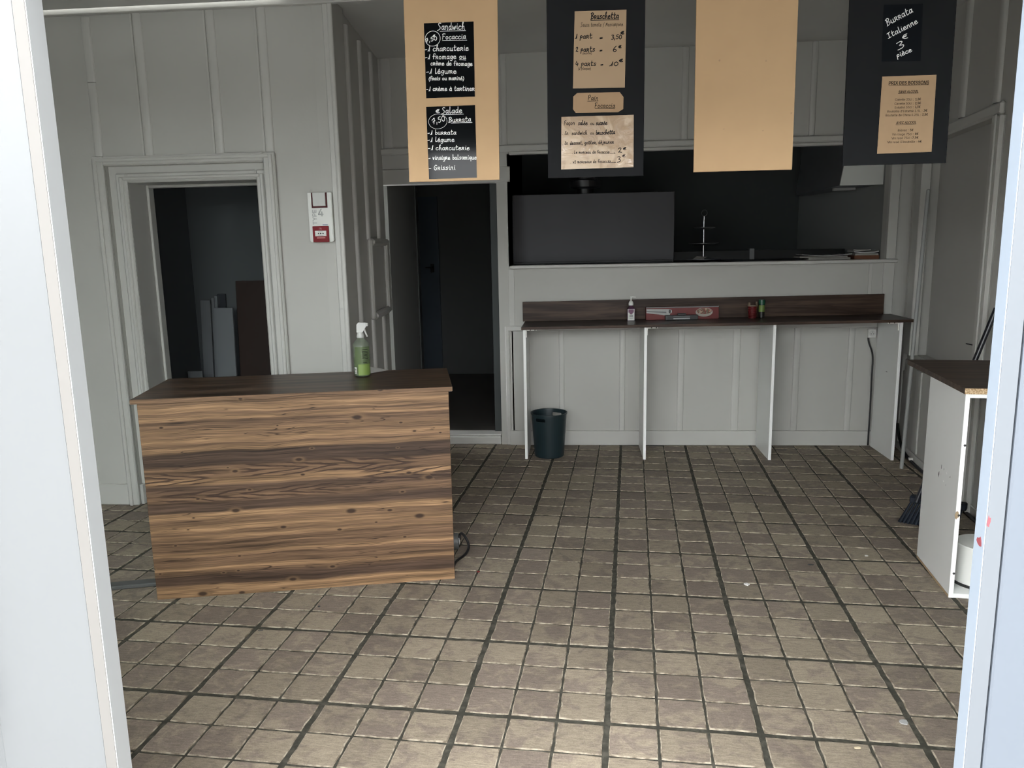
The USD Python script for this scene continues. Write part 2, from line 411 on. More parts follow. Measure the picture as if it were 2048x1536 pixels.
def tube(points, r, n=10, sub=6):
    """A round tube along a smoothed polyline."""
    p = np.array(points, float)
    if len(p) > 2 and sub > 1:
        from scipy.interpolate import CubicSpline
        t = np.r_[0, np.cumsum(np.linalg.norm(np.diff(p, axis=0), axis=1))]
        p = CubicSpline(t, p)(np.linspace(0, t[-1], sub * (len(p) - 1) + 1))
    t = np.gradient(p, axis=0)
    t /= np.linalg.norm(t, axis=1, keepdims=True)
    ref = np.array([0, 0, 1.0]) if abs(t[:, 2]).mean() < 0.9 else np.array([1.0, 0, 0])
    a = np.cross(t, ref)
    a /= np.linalg.norm(a, axis=1, keepdims=True)
    b = np.cross(t, a)
    th = np.arange(n) * 2 * np.pi / n
    rr = np.broadcast_to(r, (len(p),))
    v = p[:, None] + rr[:, None, None] * (np.cos(th)[None, :, None] * a[:, None] + np.sin(th)[None, :, None] * b[:, None])
    v = np.vstack([v.reshape(-1, 3), p[:1], p[-1:]])
    f, k = [], len(p)
    for i in range(k - 1):
        for j in range(n):
            q = [i * n + j, i * n + (j + 1) % n, (i + 1) * n + (j + 1) % n, (i + 1) * n + j]
            f += [[q[0], q[2], q[1]], [q[0], q[3], q[2]]]
    for j in range(n):
        f += [[k * n, j, (j + 1) % n], [k * n + 1, (k - 1) * n + (j + 1) % n, (k - 1) * n + j]]
    m = trimesh.Trimesh(v, f, process=False)
    m.fix_normals()
    return m

def rod(a, b, r, n=16):
    return tube([a, b], r, n)

def plate(poly, depth):
    """A shapely polygon extruded along z."""
    gs = getattr(poly, 'geoms', [poly])
    return trimesh.util.concatenate([trimesh.creation.extrude_polygon(g, depth, engine='earcut') for g in gs if g.area > 1e-10])

def upright(mesh, x=0.0, y=0.0, z=0.0):
    """A mesh drawn in the xy plane stood up to face -y: x -> x, y -> z, its +z -> -y."""
    m = tm(mesh).copy()
    v = m.vertices
    m.vertices = np.stack([v[:, 0] + x, y - v[:, 2], v[:, 1] + z], 1)
    return m

def along(o, d, mesh):
    """From wall coordinates (s along the wall, t out of it, z) to the world: o origin, d unit direction of s."""
    m = tm(mesh).copy()
    n = np.array([-d[1], d[0]])
    v = m.vertices
    m.vertices = np.stack([o[0] + v[:, 0] * d[0] + v[:, 1] * n[0], o[1] + v[:, 0] * d[1] + v[:, 1] * n[1], v[:, 2]], 1)
    return m

def moulding(length, width, proud, n=7):
    """A half-round batten, running along z from 0 to length, centred on x, standing proud towards -y."""
    th = np.linspace(0, np.pi, n)
    pts = [(-width / 2, 0.0)] + [(-width / 2 * 0.92 * np.cos(t), proud * (0.45 + 0.55 * np.sin(t))) for t in th] + [(width / 2, 0.0)]
    return _flip(plate(Polygon(pts), length))

def _flip(m):
    v = m.vertices.copy()
    v[:, 1] *= -1
    return trimesh.Trimesh(v, m.faces[:, ::-1], process=False)

# ------------------------------------------------------------------ the setting: floor
SET = 'structure'
def slab(name, mesh, mat, smooth=False):
    t = thing(name, kind=SET)
    part(t, 'surface', mesh, mat, smooth=smooth)
    return t

floor = thing('floor', kind=SET)
part(floor, 'grout_bed', box(-3.6, 2.6, -1.62, 3.24, -0.10, -0.0035), 'grout')
MOD, WIDE, THIN = 0.5, 0.0185, 0.0062
TW = (MOD - WIDE - 2 * THIN) / 3
ct, st_ = math.cos(-TILT), math.sin(-TILT)

def tile_mesh(cx, cy, rng):
    """One square tile with a ragged worn lip: (top, lip) meshes, in room coordinates."""
    h = TW / 2
    ring = []
    for k in range(4):
        for j in range(4):
            t = -h + TW * j / 4
            ring.append([(t, -h), (h, t), (-t, h), (-h, -t)][k])
    ring = np.array(ring)
    inward = -ring / np.linalg.norm(ring, axis=1, keepdims=True)
    chip = rng.uniform(0, 0.0012, 16) + (rng.random(16) < 0.24) * rng.uniform(0.002, 0.0065, 16)
    chip[::4] = rng.uniform(0.003, 0.006, 4)
    outer = ring + inward * chip[:, None] * 0.7
    inner = ring * (1 - 0.0030 / h) + inward * chip[:, None]
    z = rng.uniform(-0.0006, 0.0006)
    tx, ty = rng.normal(0, 0.004, 2)
    def w(p, dz):
        X, Y = p[:, 0] + cx, p[:, 1] + cy
        return np.stack([X * ct - Y * st_, X * st_ + Y * ct, z + dz + p[:, 0] * tx + p[:, 1] * ty], 1)
    top = np.vstack([w(inner, 0.0), w(np.zeros((1, 2)), 0.0002)])
    tf = [[i, (i + 1) % 16, 16] for i in range(16)]
    lip = np.vstack([w(inner, 0.0), w(outer, -0.0012), w(outer, -0.0100)])
    lf = []
    for a in (0, 16):
        for i in range(16):
            j = (i + 1) % 16
            lf += [[a + i, a + 16 + i, a + 16 + j], [a + i, a + 16 + j, a + j]]
    return (top, np.array(tf)), (lip, np.array(lf))

cells = []
for mi in range(-9, 8):
    for mj in range(-5, 9):
        for a in range(3):
            for b in range(3):
                cx = mi * MOD + WIDE / 2 + a * (TW + THIN) + TW / 2
                cy = mj * MOD + WIDE / 2 + b * (TW + THIN) + TW / 2
                X, Y = cx * ct - cy * st_, cx * st_ + cy * ct
                if not (-3.5 < X < 2.5 and -1.60 < Y < 3.22):
                    continue
                if Y > 1.9 and X < -1.75 or X > 2.45 + 0.12 * (Y - 2.966):
                    continue
                q = np.array([X, Y, 0]) - EYE
                zc = q @ FWD
                u, v = 1024 + 1554.4 * (q @ RIGHT) / zc, 768 + 1554.4 * (q @ DOWN) / zc
                # inside the doorway's view and not behind the counter's front
                seen = 215 < u < 1940 and v < 1590
                cl = np.array([[math.cos(0.209), math.sin(0.209)], [-math.sin(0.209), math.cos(0.209)]]) @ np.array([X + 2.069, Y - 0.336])
                if -0.1 < cl[0] < 1.34 and 0.02 < cl[1] < 1.2:
                    seen = False
                cells.append((0 if seen else 1, zc, cx, cy))
cells.sort()
rest_t, rest_l = [], []
for k, (hid, zc, cx, cy) in enumerate(cells):
    top, lip = tile_mesh(cx, cy, RNG)
    if k < 300 and not hid:
        path = part(floor, 'tile', top, 'floor_tile')
        part(path, 'worn_edge', lip, 'tile_lip')
    else:
        rest_t.append(trimesh.Trimesh(*top, process=False))
        rest_l.append(trimesh.Trimesh(*lip, process=False))
path = part(floor, 'distant_tiles', trimesh.util.concatenate(rest_t), 'floor_tile', kind='stuff')
part(path, 'worn_edges', trimesh.util.concatenate(rest_l), 'tile_lip', kind='stuff')

slab('ground', box(-20, 20, -14.2, -1.62, -0.16, -0.02), 'pavement')
slab('wall_side_blocker', join(box(-12.3, -12.0, -9.0, -1.62, -0.02, 7), box(4.5, 4.8, -9.0, -1.62, -0.02, 7)), 'facade')  # unseen side walls, added to cut the sky light on the door jambs
slab('wall_opposite_blocker', box(-20, 20, -14.5, -14.0, -0.05, 2.6), 'facade')  # unseen, added across the street to block low sky light
slab('wall_street', join(box(-12, -3.72, -1.62, -1.50, -0.02, 5.6), box(2.0, 12, -1.62, -1.50, -0.02, 5.6), box(-3.72, 2.0, -1.62, -1.50, 2.95, 5.6)), 'facade')
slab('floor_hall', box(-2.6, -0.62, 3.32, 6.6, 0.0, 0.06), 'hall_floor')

# ceilings
slab('ceiling', box(-3.7, 2.6, -1.62, 1.60, 2.945, 3.10), 'ceiling_paint')
slab('ceiling_recess', box(-1.75, 2.6, 1.60, 3.30, 2.976, 3.10), 'ceiling_paint')
t = thing('trim_1', kind=SET)
part(t, 'ceiling_lath', box(-3.6, 2.3, 1.62, 1.659, 2.922, 2.976, 0.004), 'trim_paint')

# left wall, facing the street, with its doorway
t = wall_left = thing('wall_left', kind=SET)
part(t, 'wall_panel', join(box(-3.6, -2.906, 1.66, 1.93, 0, 2.98), box(-2.906, -1.911, 1.66, 1.93, 2.087, 2.98), box(-1.911, -1.50, 1.66, 1.93, 0, 2.98)), 'wall_paint')
for cx, z1 in ((-2.93, 2.915), (-2.622, 2.93), (-2.191, 2.93), (-1.892, 2.93)):
    if cx == -2.93:
        part(t, 'batten', xf(moulding(0.355, 0.052, 0.012), loc=(cx, 1.66, 2.56)), 'trim_paint', smooth=40)
        part(t, 'batten', xf(moulding(0.414, 0.050, 0.012), loc=(cx - 0.002, 1.66, 2.143)), 'trim_paint', smooth=40)
        continue
    w = 0.052
    part(t, 'batten', xf(moulding(z1 - 2.14, w, 0.012), loc=(cx, 1.66, 2.14)), 'trim_paint', smooth=40)
    part(t, 'batten_edge', box(cx - w / 2 - 0.013, cx - w / 2 - 0.003, 1.654, 1.661, 2.14, z1), 'trim_paint')
t = thing('baseboard_left', kind=SET)
part(t, 'board', box(-3.55, -2.908, 1.645, 1.66, 0, 0.135, 0.003), 'trim_paint')
t = thing('trim_2', kind=SET)
part(t, 'corner_board', box(-1.535, -1.492, 1.640, 1.662, 0.0, 2.925, 0.004), 'trim_paint')
part(t, 'corner_bead', xf(moulding(2.925, 0.030, 0.012), loc=(-1.493, 1.645, 0)), 'trim_paint', smooth=40)

# the doorway's casing
t = thing('door_1', kind=SET)
def frame_u(xa, xb, za, y0, y1, w, wt, b, zb=0.0, mat='trim_paint', name='casing'):
    part(t, name, box(xa, xa + w, y0, y1, zb, za, b), mat)
    part(t, name, box(xb - w, xb, y0, y1, zb, za, b), mat)
    part(t, name, box(xa + w - 0.001, xb - w + 0.001, y0, y1, za - wt, za, b), mat)
frame_u(-2.974, -1.863, 2.140, 1.632, 1.660, 0.070, 0.052, 0.007)
frame_u(-2.962, -1.875, 2.128, 1.622, 1.634, 0.022, 0.020, 0.004, name='casing_bead')
part(t, 'recess_board', join(box(-2.906, -2.793, 1.692, 1.93, 0, 2.087), box(-1.984, -1.911, 1.692, 1.93, 0, 2.087), box(-2.794, -1.983, 1.692, 1.93, 1.992, 2.087)), 'trim_paint')
frame_u(-2.862, -1.930, 2.048, 1.676, 1.694, 0.069, 0.056, 0.008, name='inner_moulding')
frame_u(-2.838, -1.950, 2.026, 1.666, 1.680, 0.024, 0.022, 0.006, name='moulding_bead')
frame_u(-2.793, -1.984, 1.992, 1.885, 1.945, 0.016, 0.016, 0.003, name='door_stop')
part(t, 'skirting_return', box(-2.906, -2.885, 1.66, 1.693, 0, 0.13, 0.002), 'trim_paint')

# store room behind it
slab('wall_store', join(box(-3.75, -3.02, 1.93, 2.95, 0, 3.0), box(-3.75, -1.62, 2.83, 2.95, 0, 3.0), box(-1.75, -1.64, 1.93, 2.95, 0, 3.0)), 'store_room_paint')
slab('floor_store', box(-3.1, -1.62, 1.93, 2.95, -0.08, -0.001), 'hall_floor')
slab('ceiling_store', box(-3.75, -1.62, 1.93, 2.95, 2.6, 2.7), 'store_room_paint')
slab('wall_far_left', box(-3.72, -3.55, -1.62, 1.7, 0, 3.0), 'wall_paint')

# side wall that runs back to the bar
OA, DA = np.array([-1.50, 1.66]), np.array([-0.11, 1.52])
DA = DA / np.linalg.norm(DA)
def side(m):
    return along(OA, -DA, m)
def sbox(y0, y1, t0, t1, z0, z1, b=0.0):
    """Box on the side wall between depths y0 and y1, from t0 to t1 out into the room."""
    s = lambda y: -(y - 1.66) / DA[1]
    return side(box(s(y1), s(y0), t0, t1, z0, z1, b))
t = thing('wall_side', kind=SET)
part(t, 'wall_panel', join(sbox(1.66, 3.18, -0.10, 0.0, 0, 2.98)), 'wall_paint')
def side_batten(y, z0, z1, w=0.052):
    m = moulding(z1 - z0, w, 0.024)
    m = tm(m)
    m.vertices[:, 1] *= -1
    m.invert()
    part(t, 'batten', side(xf(m, loc=(-(y - 1.66) / DA[1], 0, z0))), 'trim_paint', smooth=40)
side_batten(2.045, 0.0, 2.915)
side_batten(2.44, 1.64, 2.920)
side_batten(2.84, 1.64, 2.940)
side_batten(2.46, 0.0, 1.10)
side_batten(2.87, 0.0, 1.10)
t = thing('window_1', kind=SET)
for a in ((2.40, 2.46, 1.09, 1.645), (3.02, 3.14, 1.09, 1.645)):
    part(t, 'frame_stile', sbox(a[0], a[1], 0.0, 0.035, a[2], a[3], 0.012), 'trim_paint')
part(t, 'frame_head', sbox(2.455, 3.03, 0.0, 0.045, 1.595, 1.648, 0.018), 'trim_paint')
part(t, 'frame_sill', sbox(2.455, 3.03, 0.0, 0.045, 1.085, 1.140, 0.018), 'trim_paint')
part(t, 'blind_panel', sbox(2.46, 3.02, 0.001, 0.008, 1.14, 1.60), 'wall_paint')

# back wall: hall opening, bar hatch, panelling
YB = 3.18
t = thing('wall_back', kind=SET)
part(t, 'wall_panel', join(box(-0.735, -0.63, YB, 3.30, 0, 2.26), box(-0.64, 2.24, YB, 3.30, 0, 1.405), box(-1.75, 2.45, YB, 3.30, 2.272, 2.98), box(2.165, 2.45, YB + 0.02, 3.30, 0, 2.28)), 'wall_paint')
part(t, 'lintel_board', box(-1.75, -0.63, YB + 0.004, 3.30, 2.172, 2.273), 'wall_paint')
part(t, 'lintel_board', box(-1.75, -0.63, YB - 0.004, 3.30, 2.056, 2.169, 0.003), 'wall_paint')
for cx, w in ((-1.556, 0.075), (-1.11, 0.05), (-0.667, 0.046), (0.0, 0.05), (0.668, 0.050), (1.12, 0.05), (1.582, 0.046)):
    part(t, 'batten', xf(moulding(0.645, w, 0.012), loc=(cx, YB, 2.325)), 'trim_paint', smooth=40)
for cx, w in ((-0.25, 0.042), (0.224, 0.046), (0.676, 0.050), (1.096, 0.058), (1.549, 0.050), (1.951, 0.048)):
    part(t, 'batten', xf(moulding(0.80, w, 0.010), loc=(cx, YB, 0.118)), 'trim_paint', smooth=40)
for x0, x1 in ((-0.655, -0.612), (2.045, 2.072)):
    part(t, 'cover_strip', box(x0, x1, YB - 0.006, YB, 0.96, 1.398, 0.002), 'trim_paint')
part(t, 'panel_rail', box(-0.692, 2.2, YB - 0.020, YB, 0.918, 0.962, 0.008), 'trim_paint')
part(t, 'panel_stile', box(-0.692, -0.655, YB - 0.019, YB, 0.0, 0.962, 0.008), 'trim_paint')
t = thing('baseboard_back', kind=SET)
part(t, 'board', box(-0.668, 2.24, YB - 0.018, YB, 0, 0.117, 0.003), 'trim_paint')
t = thing('trim_3', kind=SET)
part(t, 'picture_rail', box(-1.64, 2.30, YB - 0.034, YB, 2.276, 2.322, 0.008), 'trim_paint')
part(t, 'hatch_head', box(-0.634, 2.23, YB - 0.020, YB + 0.03, 2.252, 2.275, 0.004), 'trim_paint')
t = thing('trim_4', kind=SET)
part(t, 'hatch_jamb', box(2.160, 2.228, YB - 0.012, YB + 0.03, 1.428, 2.253, 0.003), 'trim_paint')
part(t, 'hatch_jamb', box(2.150, 2.228, YB - 0.010, YB + 0.03, 0.0, 1.40, 0.003), 'trim_paint')
part(t, 'hatch_reveal', box(-0.652, -0.63, YB, 3.30, 1.42, 2.26), 'trim_paint')
t = thing('trim_5', kind=SET)
part(t, 'hatch_sill', box(-0.640, 2.236, YB - 0.045, YB + 0.10, 1.402, 1.426, 0.004), 'trim_paint')
t = thing('trim_6', kind=SET)
part(t, 'hall_step', box(-1.66, -0.74, YB - 0.004, YB + 0.15, 0.0, 0.066, 0.006), 'trim_paint')
part(t, 'step_nosing', box(-1.66, -0.74, YB + 0.02, YB + 0.16, 0.066, 0.080, 0.004), 'trim_paint')

# hall behind
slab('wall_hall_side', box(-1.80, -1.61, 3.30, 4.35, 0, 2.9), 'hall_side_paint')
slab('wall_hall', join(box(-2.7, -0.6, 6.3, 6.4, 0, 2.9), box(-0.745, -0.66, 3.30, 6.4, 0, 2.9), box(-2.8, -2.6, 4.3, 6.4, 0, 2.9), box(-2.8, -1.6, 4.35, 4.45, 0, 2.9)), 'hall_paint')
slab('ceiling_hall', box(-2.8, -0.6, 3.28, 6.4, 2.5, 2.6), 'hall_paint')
t = thing('door_2', kind=SET)
part(t, 'leaf', box(-2.25, -1.74, 6.26, 6.30, 0.06, 2.15), 'blue_door_paint')
part(t, 'handle', join(box(-1.84, -1.80, 6.235, 6.26, 1.28, 1.38, 0.005), box(-1.90, -1.81, 6.215, 6.235, 1.33, 1.345, 0.004)), 'black_plastic')

# kitchen behind the hatch
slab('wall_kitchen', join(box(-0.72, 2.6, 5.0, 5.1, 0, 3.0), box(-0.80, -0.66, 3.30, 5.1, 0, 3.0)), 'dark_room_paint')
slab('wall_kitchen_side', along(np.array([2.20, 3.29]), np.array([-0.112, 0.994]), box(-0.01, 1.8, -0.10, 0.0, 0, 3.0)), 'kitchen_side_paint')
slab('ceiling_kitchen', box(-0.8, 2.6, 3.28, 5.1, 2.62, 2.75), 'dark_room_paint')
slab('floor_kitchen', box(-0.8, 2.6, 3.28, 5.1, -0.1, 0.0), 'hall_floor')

t = thing('trim_8', kind=SET)
part(t, 'hatch_shelf', box(-0.655, 2.155, 3.281, 3.95, 1.385, 1.4255, 0.002), 'black_surface')

# right wall: runs a little outwards to the back; a blind doorway set in it
OR, DR = np.array([2.294, 2.966]), np.array([0.12, 1.0])
DR = DR / np.linalg.norm(DR)
def rbox(y0, y1, t0, t1, z0, z1, b=0.0):
    """Box on the right wall between depths y0 and y1; t runs out into the room."""
    s = lambda y: (y - 2.966) / DR[1]
    return along(OR, DR, box(s(y0), s(y1), t0, t1, z0, z1, b))
t = thing('wall_right', kind=SET)
part(t, 'wall_panel', join(rbox(-1.6, 1.70, -0.16, 0.0, 0, 2.98), rbox(1.70, 2.98, -0.16, 0.0, 2.235, 2.98), rbox(2.98, 3.4, -0.16, -0.02, 0, 2.98), rbox(1.70, 2.98, -0.16, -0.115, 0.7, 2.24)), 'wall_paint')
lower = rbox(1.70, 3.10, -0.16, 0.0, 0, 0.735, 0.045)
part(t, 'lower_panel', join(lower, rbox(1.70, 3.10, -0.10, -0.0005, 0, 0.6)), 'wall_paint')
part(t, 'corner_post', rbox(2.94, 3.08, -0.05, 0.012, 0.735, 2.40, 0.004), 'trim_paint')
part(t, 'corner_fillet', rbox(3.10, 3.15, -0.05, 0.006, 0.0, 2.40, 0.004), 'trim_paint')
for y in (2.25, 1.73):
    m = tm(moulding(0.66, 0.075, 0.022))
    part(t, 'batten', along(OR, DR, xf(_flip(m), loc=((y - 2.966) / DR[1], 0, 2.29))), 'trim_paint', smooth=40)
t = thing('trim_7', kind=SET)
part(t, 'door_head', rbox(1.60, 3.12, 0.0, 0.030, 2.215, 2.285, 0.012), 'trim_paint')
part(t, 'door_jamb', rbox(1.585, 1.715, 0.0, 0.030, 0.0, 2.22, 0.012), 'trim_paint')
part(t, 'jamb_bead', rbox(1.63, 1.675, 0.028, 0.040, 0.0, 2.22, 0.005), 'trim_paint')
part(t, 'panel_strip', rbox(2.63, 2.735, 0.0, 0.012, 0.075, 0.66, 0.003), 'trim_paint')
t = thing('baseboard_right', kind=SET)
part(t, 'board', rbox(-1.5, 3.14, 0.0, 0.010, 0, 0.062, 0.003), 'trim_paint')

# shop front: the open doorway one looks in through, and a display window to its left
YF = -1.50
t = thing('wall_front', kind=SET)
part(t, 'wall_panel', join(box(-3.72, -2.95, -1.62, YF, 0, 2.95), box(-2.95, -1.40, -1.62, YF, 0, 0.65), box(-3.72, 2.0, -1.62, YF, 2.55, 2.95), box(-1.345, -1.299, -1.538, YF, 0, 2.56), box(0.899, 0.96, -1.534, YF, 0, 2.56), box(0.955, 2.0, -1.62, YF, 0, 0.40), box(1.64, 2.0, -1.62, YF, 0, 2.56)), 'frame_white')
t = thing('window_2', kind=SET)
part(t, 'frame_stile', box(-2.96, -2.90, -1.60, -1.52, 0.65, 2.55, 0.004), 'frame_white')
part(t, 'frame_stile', box(-1.40, -1.34, -1.60, -1.52, 0.65, 2.55, 0.004), 'frame_white')
part(t, 'frame_rail', box(-2.90, -1.40, -1.60, -1.52, 0.64, 0.70, 0.004), 'frame_white')
part(t, 'frame_rail', box(-2.90, -1.40, -1.60, -1.52, 2.50, 2.56, 0.004), 'frame_white')
part(t, 'pane', box(-2.91, -1.39, -1.565, -1.559, 0.69, 2.51), 'window_glass')
t = thing('added_window_3', kind=SET)  # unseen window, added to bring more daylight to the right side
part(t, 'frame_stile', box(0.955, 1.01, -1.60, -1.52, 0.40, 2.55, 0.004), 'frame_white')
part(t, 'frame_stile', box(1.59, 1.645, -1.60, -1.52, 0.40, 2.55, 0.004), 'frame_white')
part(t, 'frame_rail', box(1.01, 1.59, -1.60, -1.52, 0.39, 0.45, 0.004), 'frame_white')
part(t, 'frame_rail', box(1.01, 1.59, -1.60, -1.52, 2.50, 2.56, 0.004), 'frame_white')
part(t, 'pane', box(1.0, 1.60, -1.565, -1.559, 0.44, 2.51), 'window_glass')
t = thing('door_3', kind=SET)
part(t, 'jamb', box(-1.081, -1.0575, -1.544, YF, 0, 2.56, 0.001), 'frame_warm')
part(t, 'lit_reveal', box(-1.0574, -1.0555, -1.5438, YF, 0, 2.16), 'frame_lit_reveal')  # added skin on the jamb, painted brighter so its inner face looks lit
part(t, 'jamb', box(0.5787, 0.608, -1.533, YF, 0, 2.56, 0.001), 'frame_pale_blue')
part(t, 'lit_reveal', box(0.577, 0.5786, -1.5328, YF, 0, 2.16), 'lit_reveal_blue')  # added skin like the left one, its brightness painted in
part(t, 'outer_post', box(0.611, 0.90, -1.536, -1.46, 0, 2.56, 0.003), 'frame_blue')
part(t, 'outer_post', box(-1.30, -1.0812, -1.541, -1.46, 0, 2.56, 0.002), 'frame_white')
part(t, 'head', box(-1.081, 0.608, -1.56, YF + 0.03, 2.16, 2.57, 0.003), 'frame_white')
part(t, 'sill', box(-1.056, 0.577, -1.62, -1.58, -0.02, 0.006, 0.003), 'door_sill')
def blob(w, h, seed):
    r = np.random.default_rng(seed)
    a = np.linspace(0, 2 * np.pi, 11)[:-1]
    k = r.uniform(0.55, 1.1, 10)
    return Polygon(np.stack([w / 2 * k * np.cos(a), h / 2 * k * np.sin(a)], 1))
part(t, 'paint_spot', upright(plate(blob(0.007, 0.024, 1), 0.0006), 0.582, -1.5325, 1.099), 'pink_spot', label='pink paint spot')
sp = upright(plate(blob(0.020, 0.022, 2), 0.0006))
sp = xf(sp, rz=-math.pi / 2)
part(t, 'paint_spot', xf(sp, loc=(0.5766, -1.519, 1.057)), 'pink_spot', label='pink paint spot')
part(t, 'scuff', upright(plate(blob(0.005, 0.022, 3), 0.0006), -1.090, -1.5395, 1.845), 'grey_scuff')

# ------------------------------------------------------------------ counter clad in pine print
A = 0.2089587
K = thing('serving_counter', 'wooden serving counter clad in knotty pine boards, with the spray bottle standing on it', 'counter', (-2.069, 0.336, 0), A)
CW = 1.376
# local x runs along the front from its left corner, local y to the back
ctr = np.array([CW / 2, 0, 0])
part(K, 'front_panel', xf(box(-CW / 2, CW / 2, 0.0, 0.019, 0.0, 0.924, 0.0012), loc=ctr), 'pine', world=False)
wt = part(K, 'worktop', xf(box(-CW / 2 - 0.026, CW / 2 + 0.018, -0.004, 0.560, 0.925, 0.946, 0.0010), loc=ctr), 'counter_shaded_top', world=False)
part(wt, 'front_edge', xf(box(-CW / 2 - 0.026, CW / 2 + 0.018, -0.0060, -0.0042, 0.9252, 0.9456), loc=ctr), 'pine', world=False)  # thin strip keeps the lighter wood tone beside the darkened top
part(K, 'side_panel', box(0.03, 0.049, 0.020, 0.50, 0, 0.924, 0.001), 'melamine', world=False)
part(K, 'side_panel', box(CW - 0.049, CW - 0.030, 0.020, 0.50, 0, 0.924, 0.001), 'melamine', world=False)
part(K, 'shelf', box(0.05, CW - 0.05, 0.03, 0.48, 0.45, 0.468, 0.001), 'melamine', world=False)
part(K, 'edge_strip', box(CW + 0.002, CW + 0.017, 0.0, 0.55, 0.9235, 0.9252), 'melamine_edge', world=False)
part(K, 'latch_pin', join(rod((-0.040, 0.16, 0.635), (0.030, 0.16, 0.635), 0.004), lathe([(0, 0), (0.006, 0), (0.006, 0.004), (0, 0.004)], 16, (0, 0, 0)).apply_transform(trimesh.transformations.rotation_matrix(math.pi / 2, [0, 1, 0])).apply_translation([-0.042, 0.16, 0.635])), 'chrome', label='short chrome pin at the left edge', world=False)

# ------------------------------------------------------------------ bar table along the back wall
TT = lambda x: 1.0085 + 0.0095 * (x - 0.84)
B = thing('bar_table', 'long dark walnut bar table with white panel legs along the back wall under the hatch', 'table', (0.84, 2.75, 0))
def tilted(m):
    m = tm(m)
    m.vertices[:, 2] += 0.0095 * (m.vertices[:, 0] - 0.84)
    return m
wt = part(B, 'tabletop', tilted(box(-0.531, 2.212, 2.718, 3.150, 0.989, 1.0085, 0.001)), 'walnut_shaded_top')
part(wt, 'front_edge', tilted(box(-0.531, 2.212, 2.716, 2.7179, 0.9892, 1.0082)), 'walnut')  # plain walnut tone on the edge, without the shade painted on the top
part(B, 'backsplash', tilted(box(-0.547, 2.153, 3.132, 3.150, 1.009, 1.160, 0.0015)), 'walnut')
for cx in (-0.510, 0.365, 1.270, 2.135):
    part(B, 'leg_panel', box(cx - 0.0095, cx + 0.0095, 2.750, 3.150, 0.0, TT(cx) - 0.0198, 0.001), 'melamine')
    part(B, 'edge_band', box(cx - 0.0100, cx + 0.0100, 2.7475, 2.7502, 0.0, TT(cx) - 0.0198), 'melamine_edge')
def bracket(x, sgn):
    z = TT(x) - 0.021
    m = box(x, x + sgn * 0.078, 2.762, 2.780, z - 0.011, z, 0.002)
    m2 = box(x, x + sgn * 0.006, 2.762, 2.780, z - 0.06, z, 0.001)
    holes = join(*[xf(lathe([(0, 0), (0.004, 0), (0.004, 0.0008), (0, 0.0008)], 12), rx=math.pi / 2, loc=(x + sgn * d, 2.7618, z - 0.0055)) for d in (0.032, 0.066)])
    p = part(B, 'bracket', join(m, m2), 'bracket_white', label='white metal angle bracket')
    part(p, 'screw_hole', holes, 'black_plastic')
bracket(-0.4995, 1)
bracket(0.3755, 1)
bracket(2.1245, -1)
part(B, 'scuff', xf(upright(plate(blob(0.035, 0.014, 5), 0.0006)), rz=-math.pi / 2, loc=(2.1249, 2.93, 0.62)), 'grey_scuff')

# ------------------------------------------------------------------ waste bin
W_ = thing('waste_bin', 'dark teal plastic waste bin with two grip holes under the bar table', 'bin', (-0.342, 2.858, 0))
prof = [(0, 0), (0.106, 0), (0.111, 0.006), (0.1335, 0.326), (0.1365, 0.330), (0.1365, 0.336), (0.1305, 0.336), (0.1290, 0.328), (0.107, 0.010), (0, 0.008)]
body = m3.CrossSection([np.array(prof)[::1]])
binm = m3.Manifold.revolve(body, 56)
for a, r in ((math.radians(62), 0.13), (math.radians(242), 0.13)):
    cut = m3.Manifold.hull_points(np.array([(sx * (0.040 - b), y, 0.296 + sz * (0.013 - c)) for sx in (-1, 1) for sz in (-1, 1) for y in (0.09, 0.18) for b, c in ((0, 0.005), (0.005, 0))]))
    binm = binm - cut.rotate([0, 0, math.degrees(a) - 90])
part(W_, 'bucket', xf(binm, loc=(-0.342, 2.858, 0)), 'bin_teal', smooth=30)
part(W_, 'rim', xf(lathe([(0.1335, 0.3275), (0.1385, 0.3275), (0.1385, 0.3375), (0.1335, 0.3375)], 56), loc=(-0.342, 2.858, 0)), 'bin_teal', smooth=30)

# ------------------------------------------------------------------ spray bottle and cloth on the counter
S = (-1.213, 0.930, 0.946)
sb = thing('spray_bottle', 'clear spray bottle of green cleaner with a white trigger on the pine counter', 'spray bottle', S)
L = lambda pts, n=36: lathe(pts, n, S)
part(sb, 'bottle', L([(0, 0), (0.034, 0), (0.040, 0.004), (0.0415, 0.012), (0.0415, 0.150), (0.0405, 0.163), (0.034, 0.173), (0.0185, 0.190), (0.0135, 0.196), (0.0135, 0.212), (0, 0.212)]), 'clear_plastic', smooth=35)
part(sb, 'cleaner', L([(0, 0.003), (0.034, 0.003), (0.0395, 0.010), (0.0395, 0.094), (0, 0.094)]), 'green_liquid', label='green cleaning liquid', smooth=35)
def wrap(u0, u1, z0, z1, r, n=14):
    """A curved label: a shell patch between angles u0..u1."""
    a = np.linspace(u0, u1, n)
    pts = [(r * math.cos(t), r * math.sin(t)) for t in a] + [((r + 0.0006) * math.cos(t), (r + 0.0006) * math.sin(t)) for t in a[::-1]]
    return xf(plate(Polygon(pts), z1 - z0), loc=(S[0], S[1], S[2] + z0))
lb = part(sb, 'label', wrap(-2.15, -0.05, 0.022, 0.153, 0.0418), 'label_film', label='pale green label')
part(lb, 'label_band', wrap(-1.75, -0.15, 0.010, 0.066, 0.0424), 'green_label')
lines = [wrap(-1.25, -0.45, z, z + 0.0022, 0.0424) for z in (0.137, 0.128, 0.121, 0.114, 0.107, 0.100, 0.093)] + [wrap(-1.15, -0.7, 0.073, 0.076, 0.0424)]
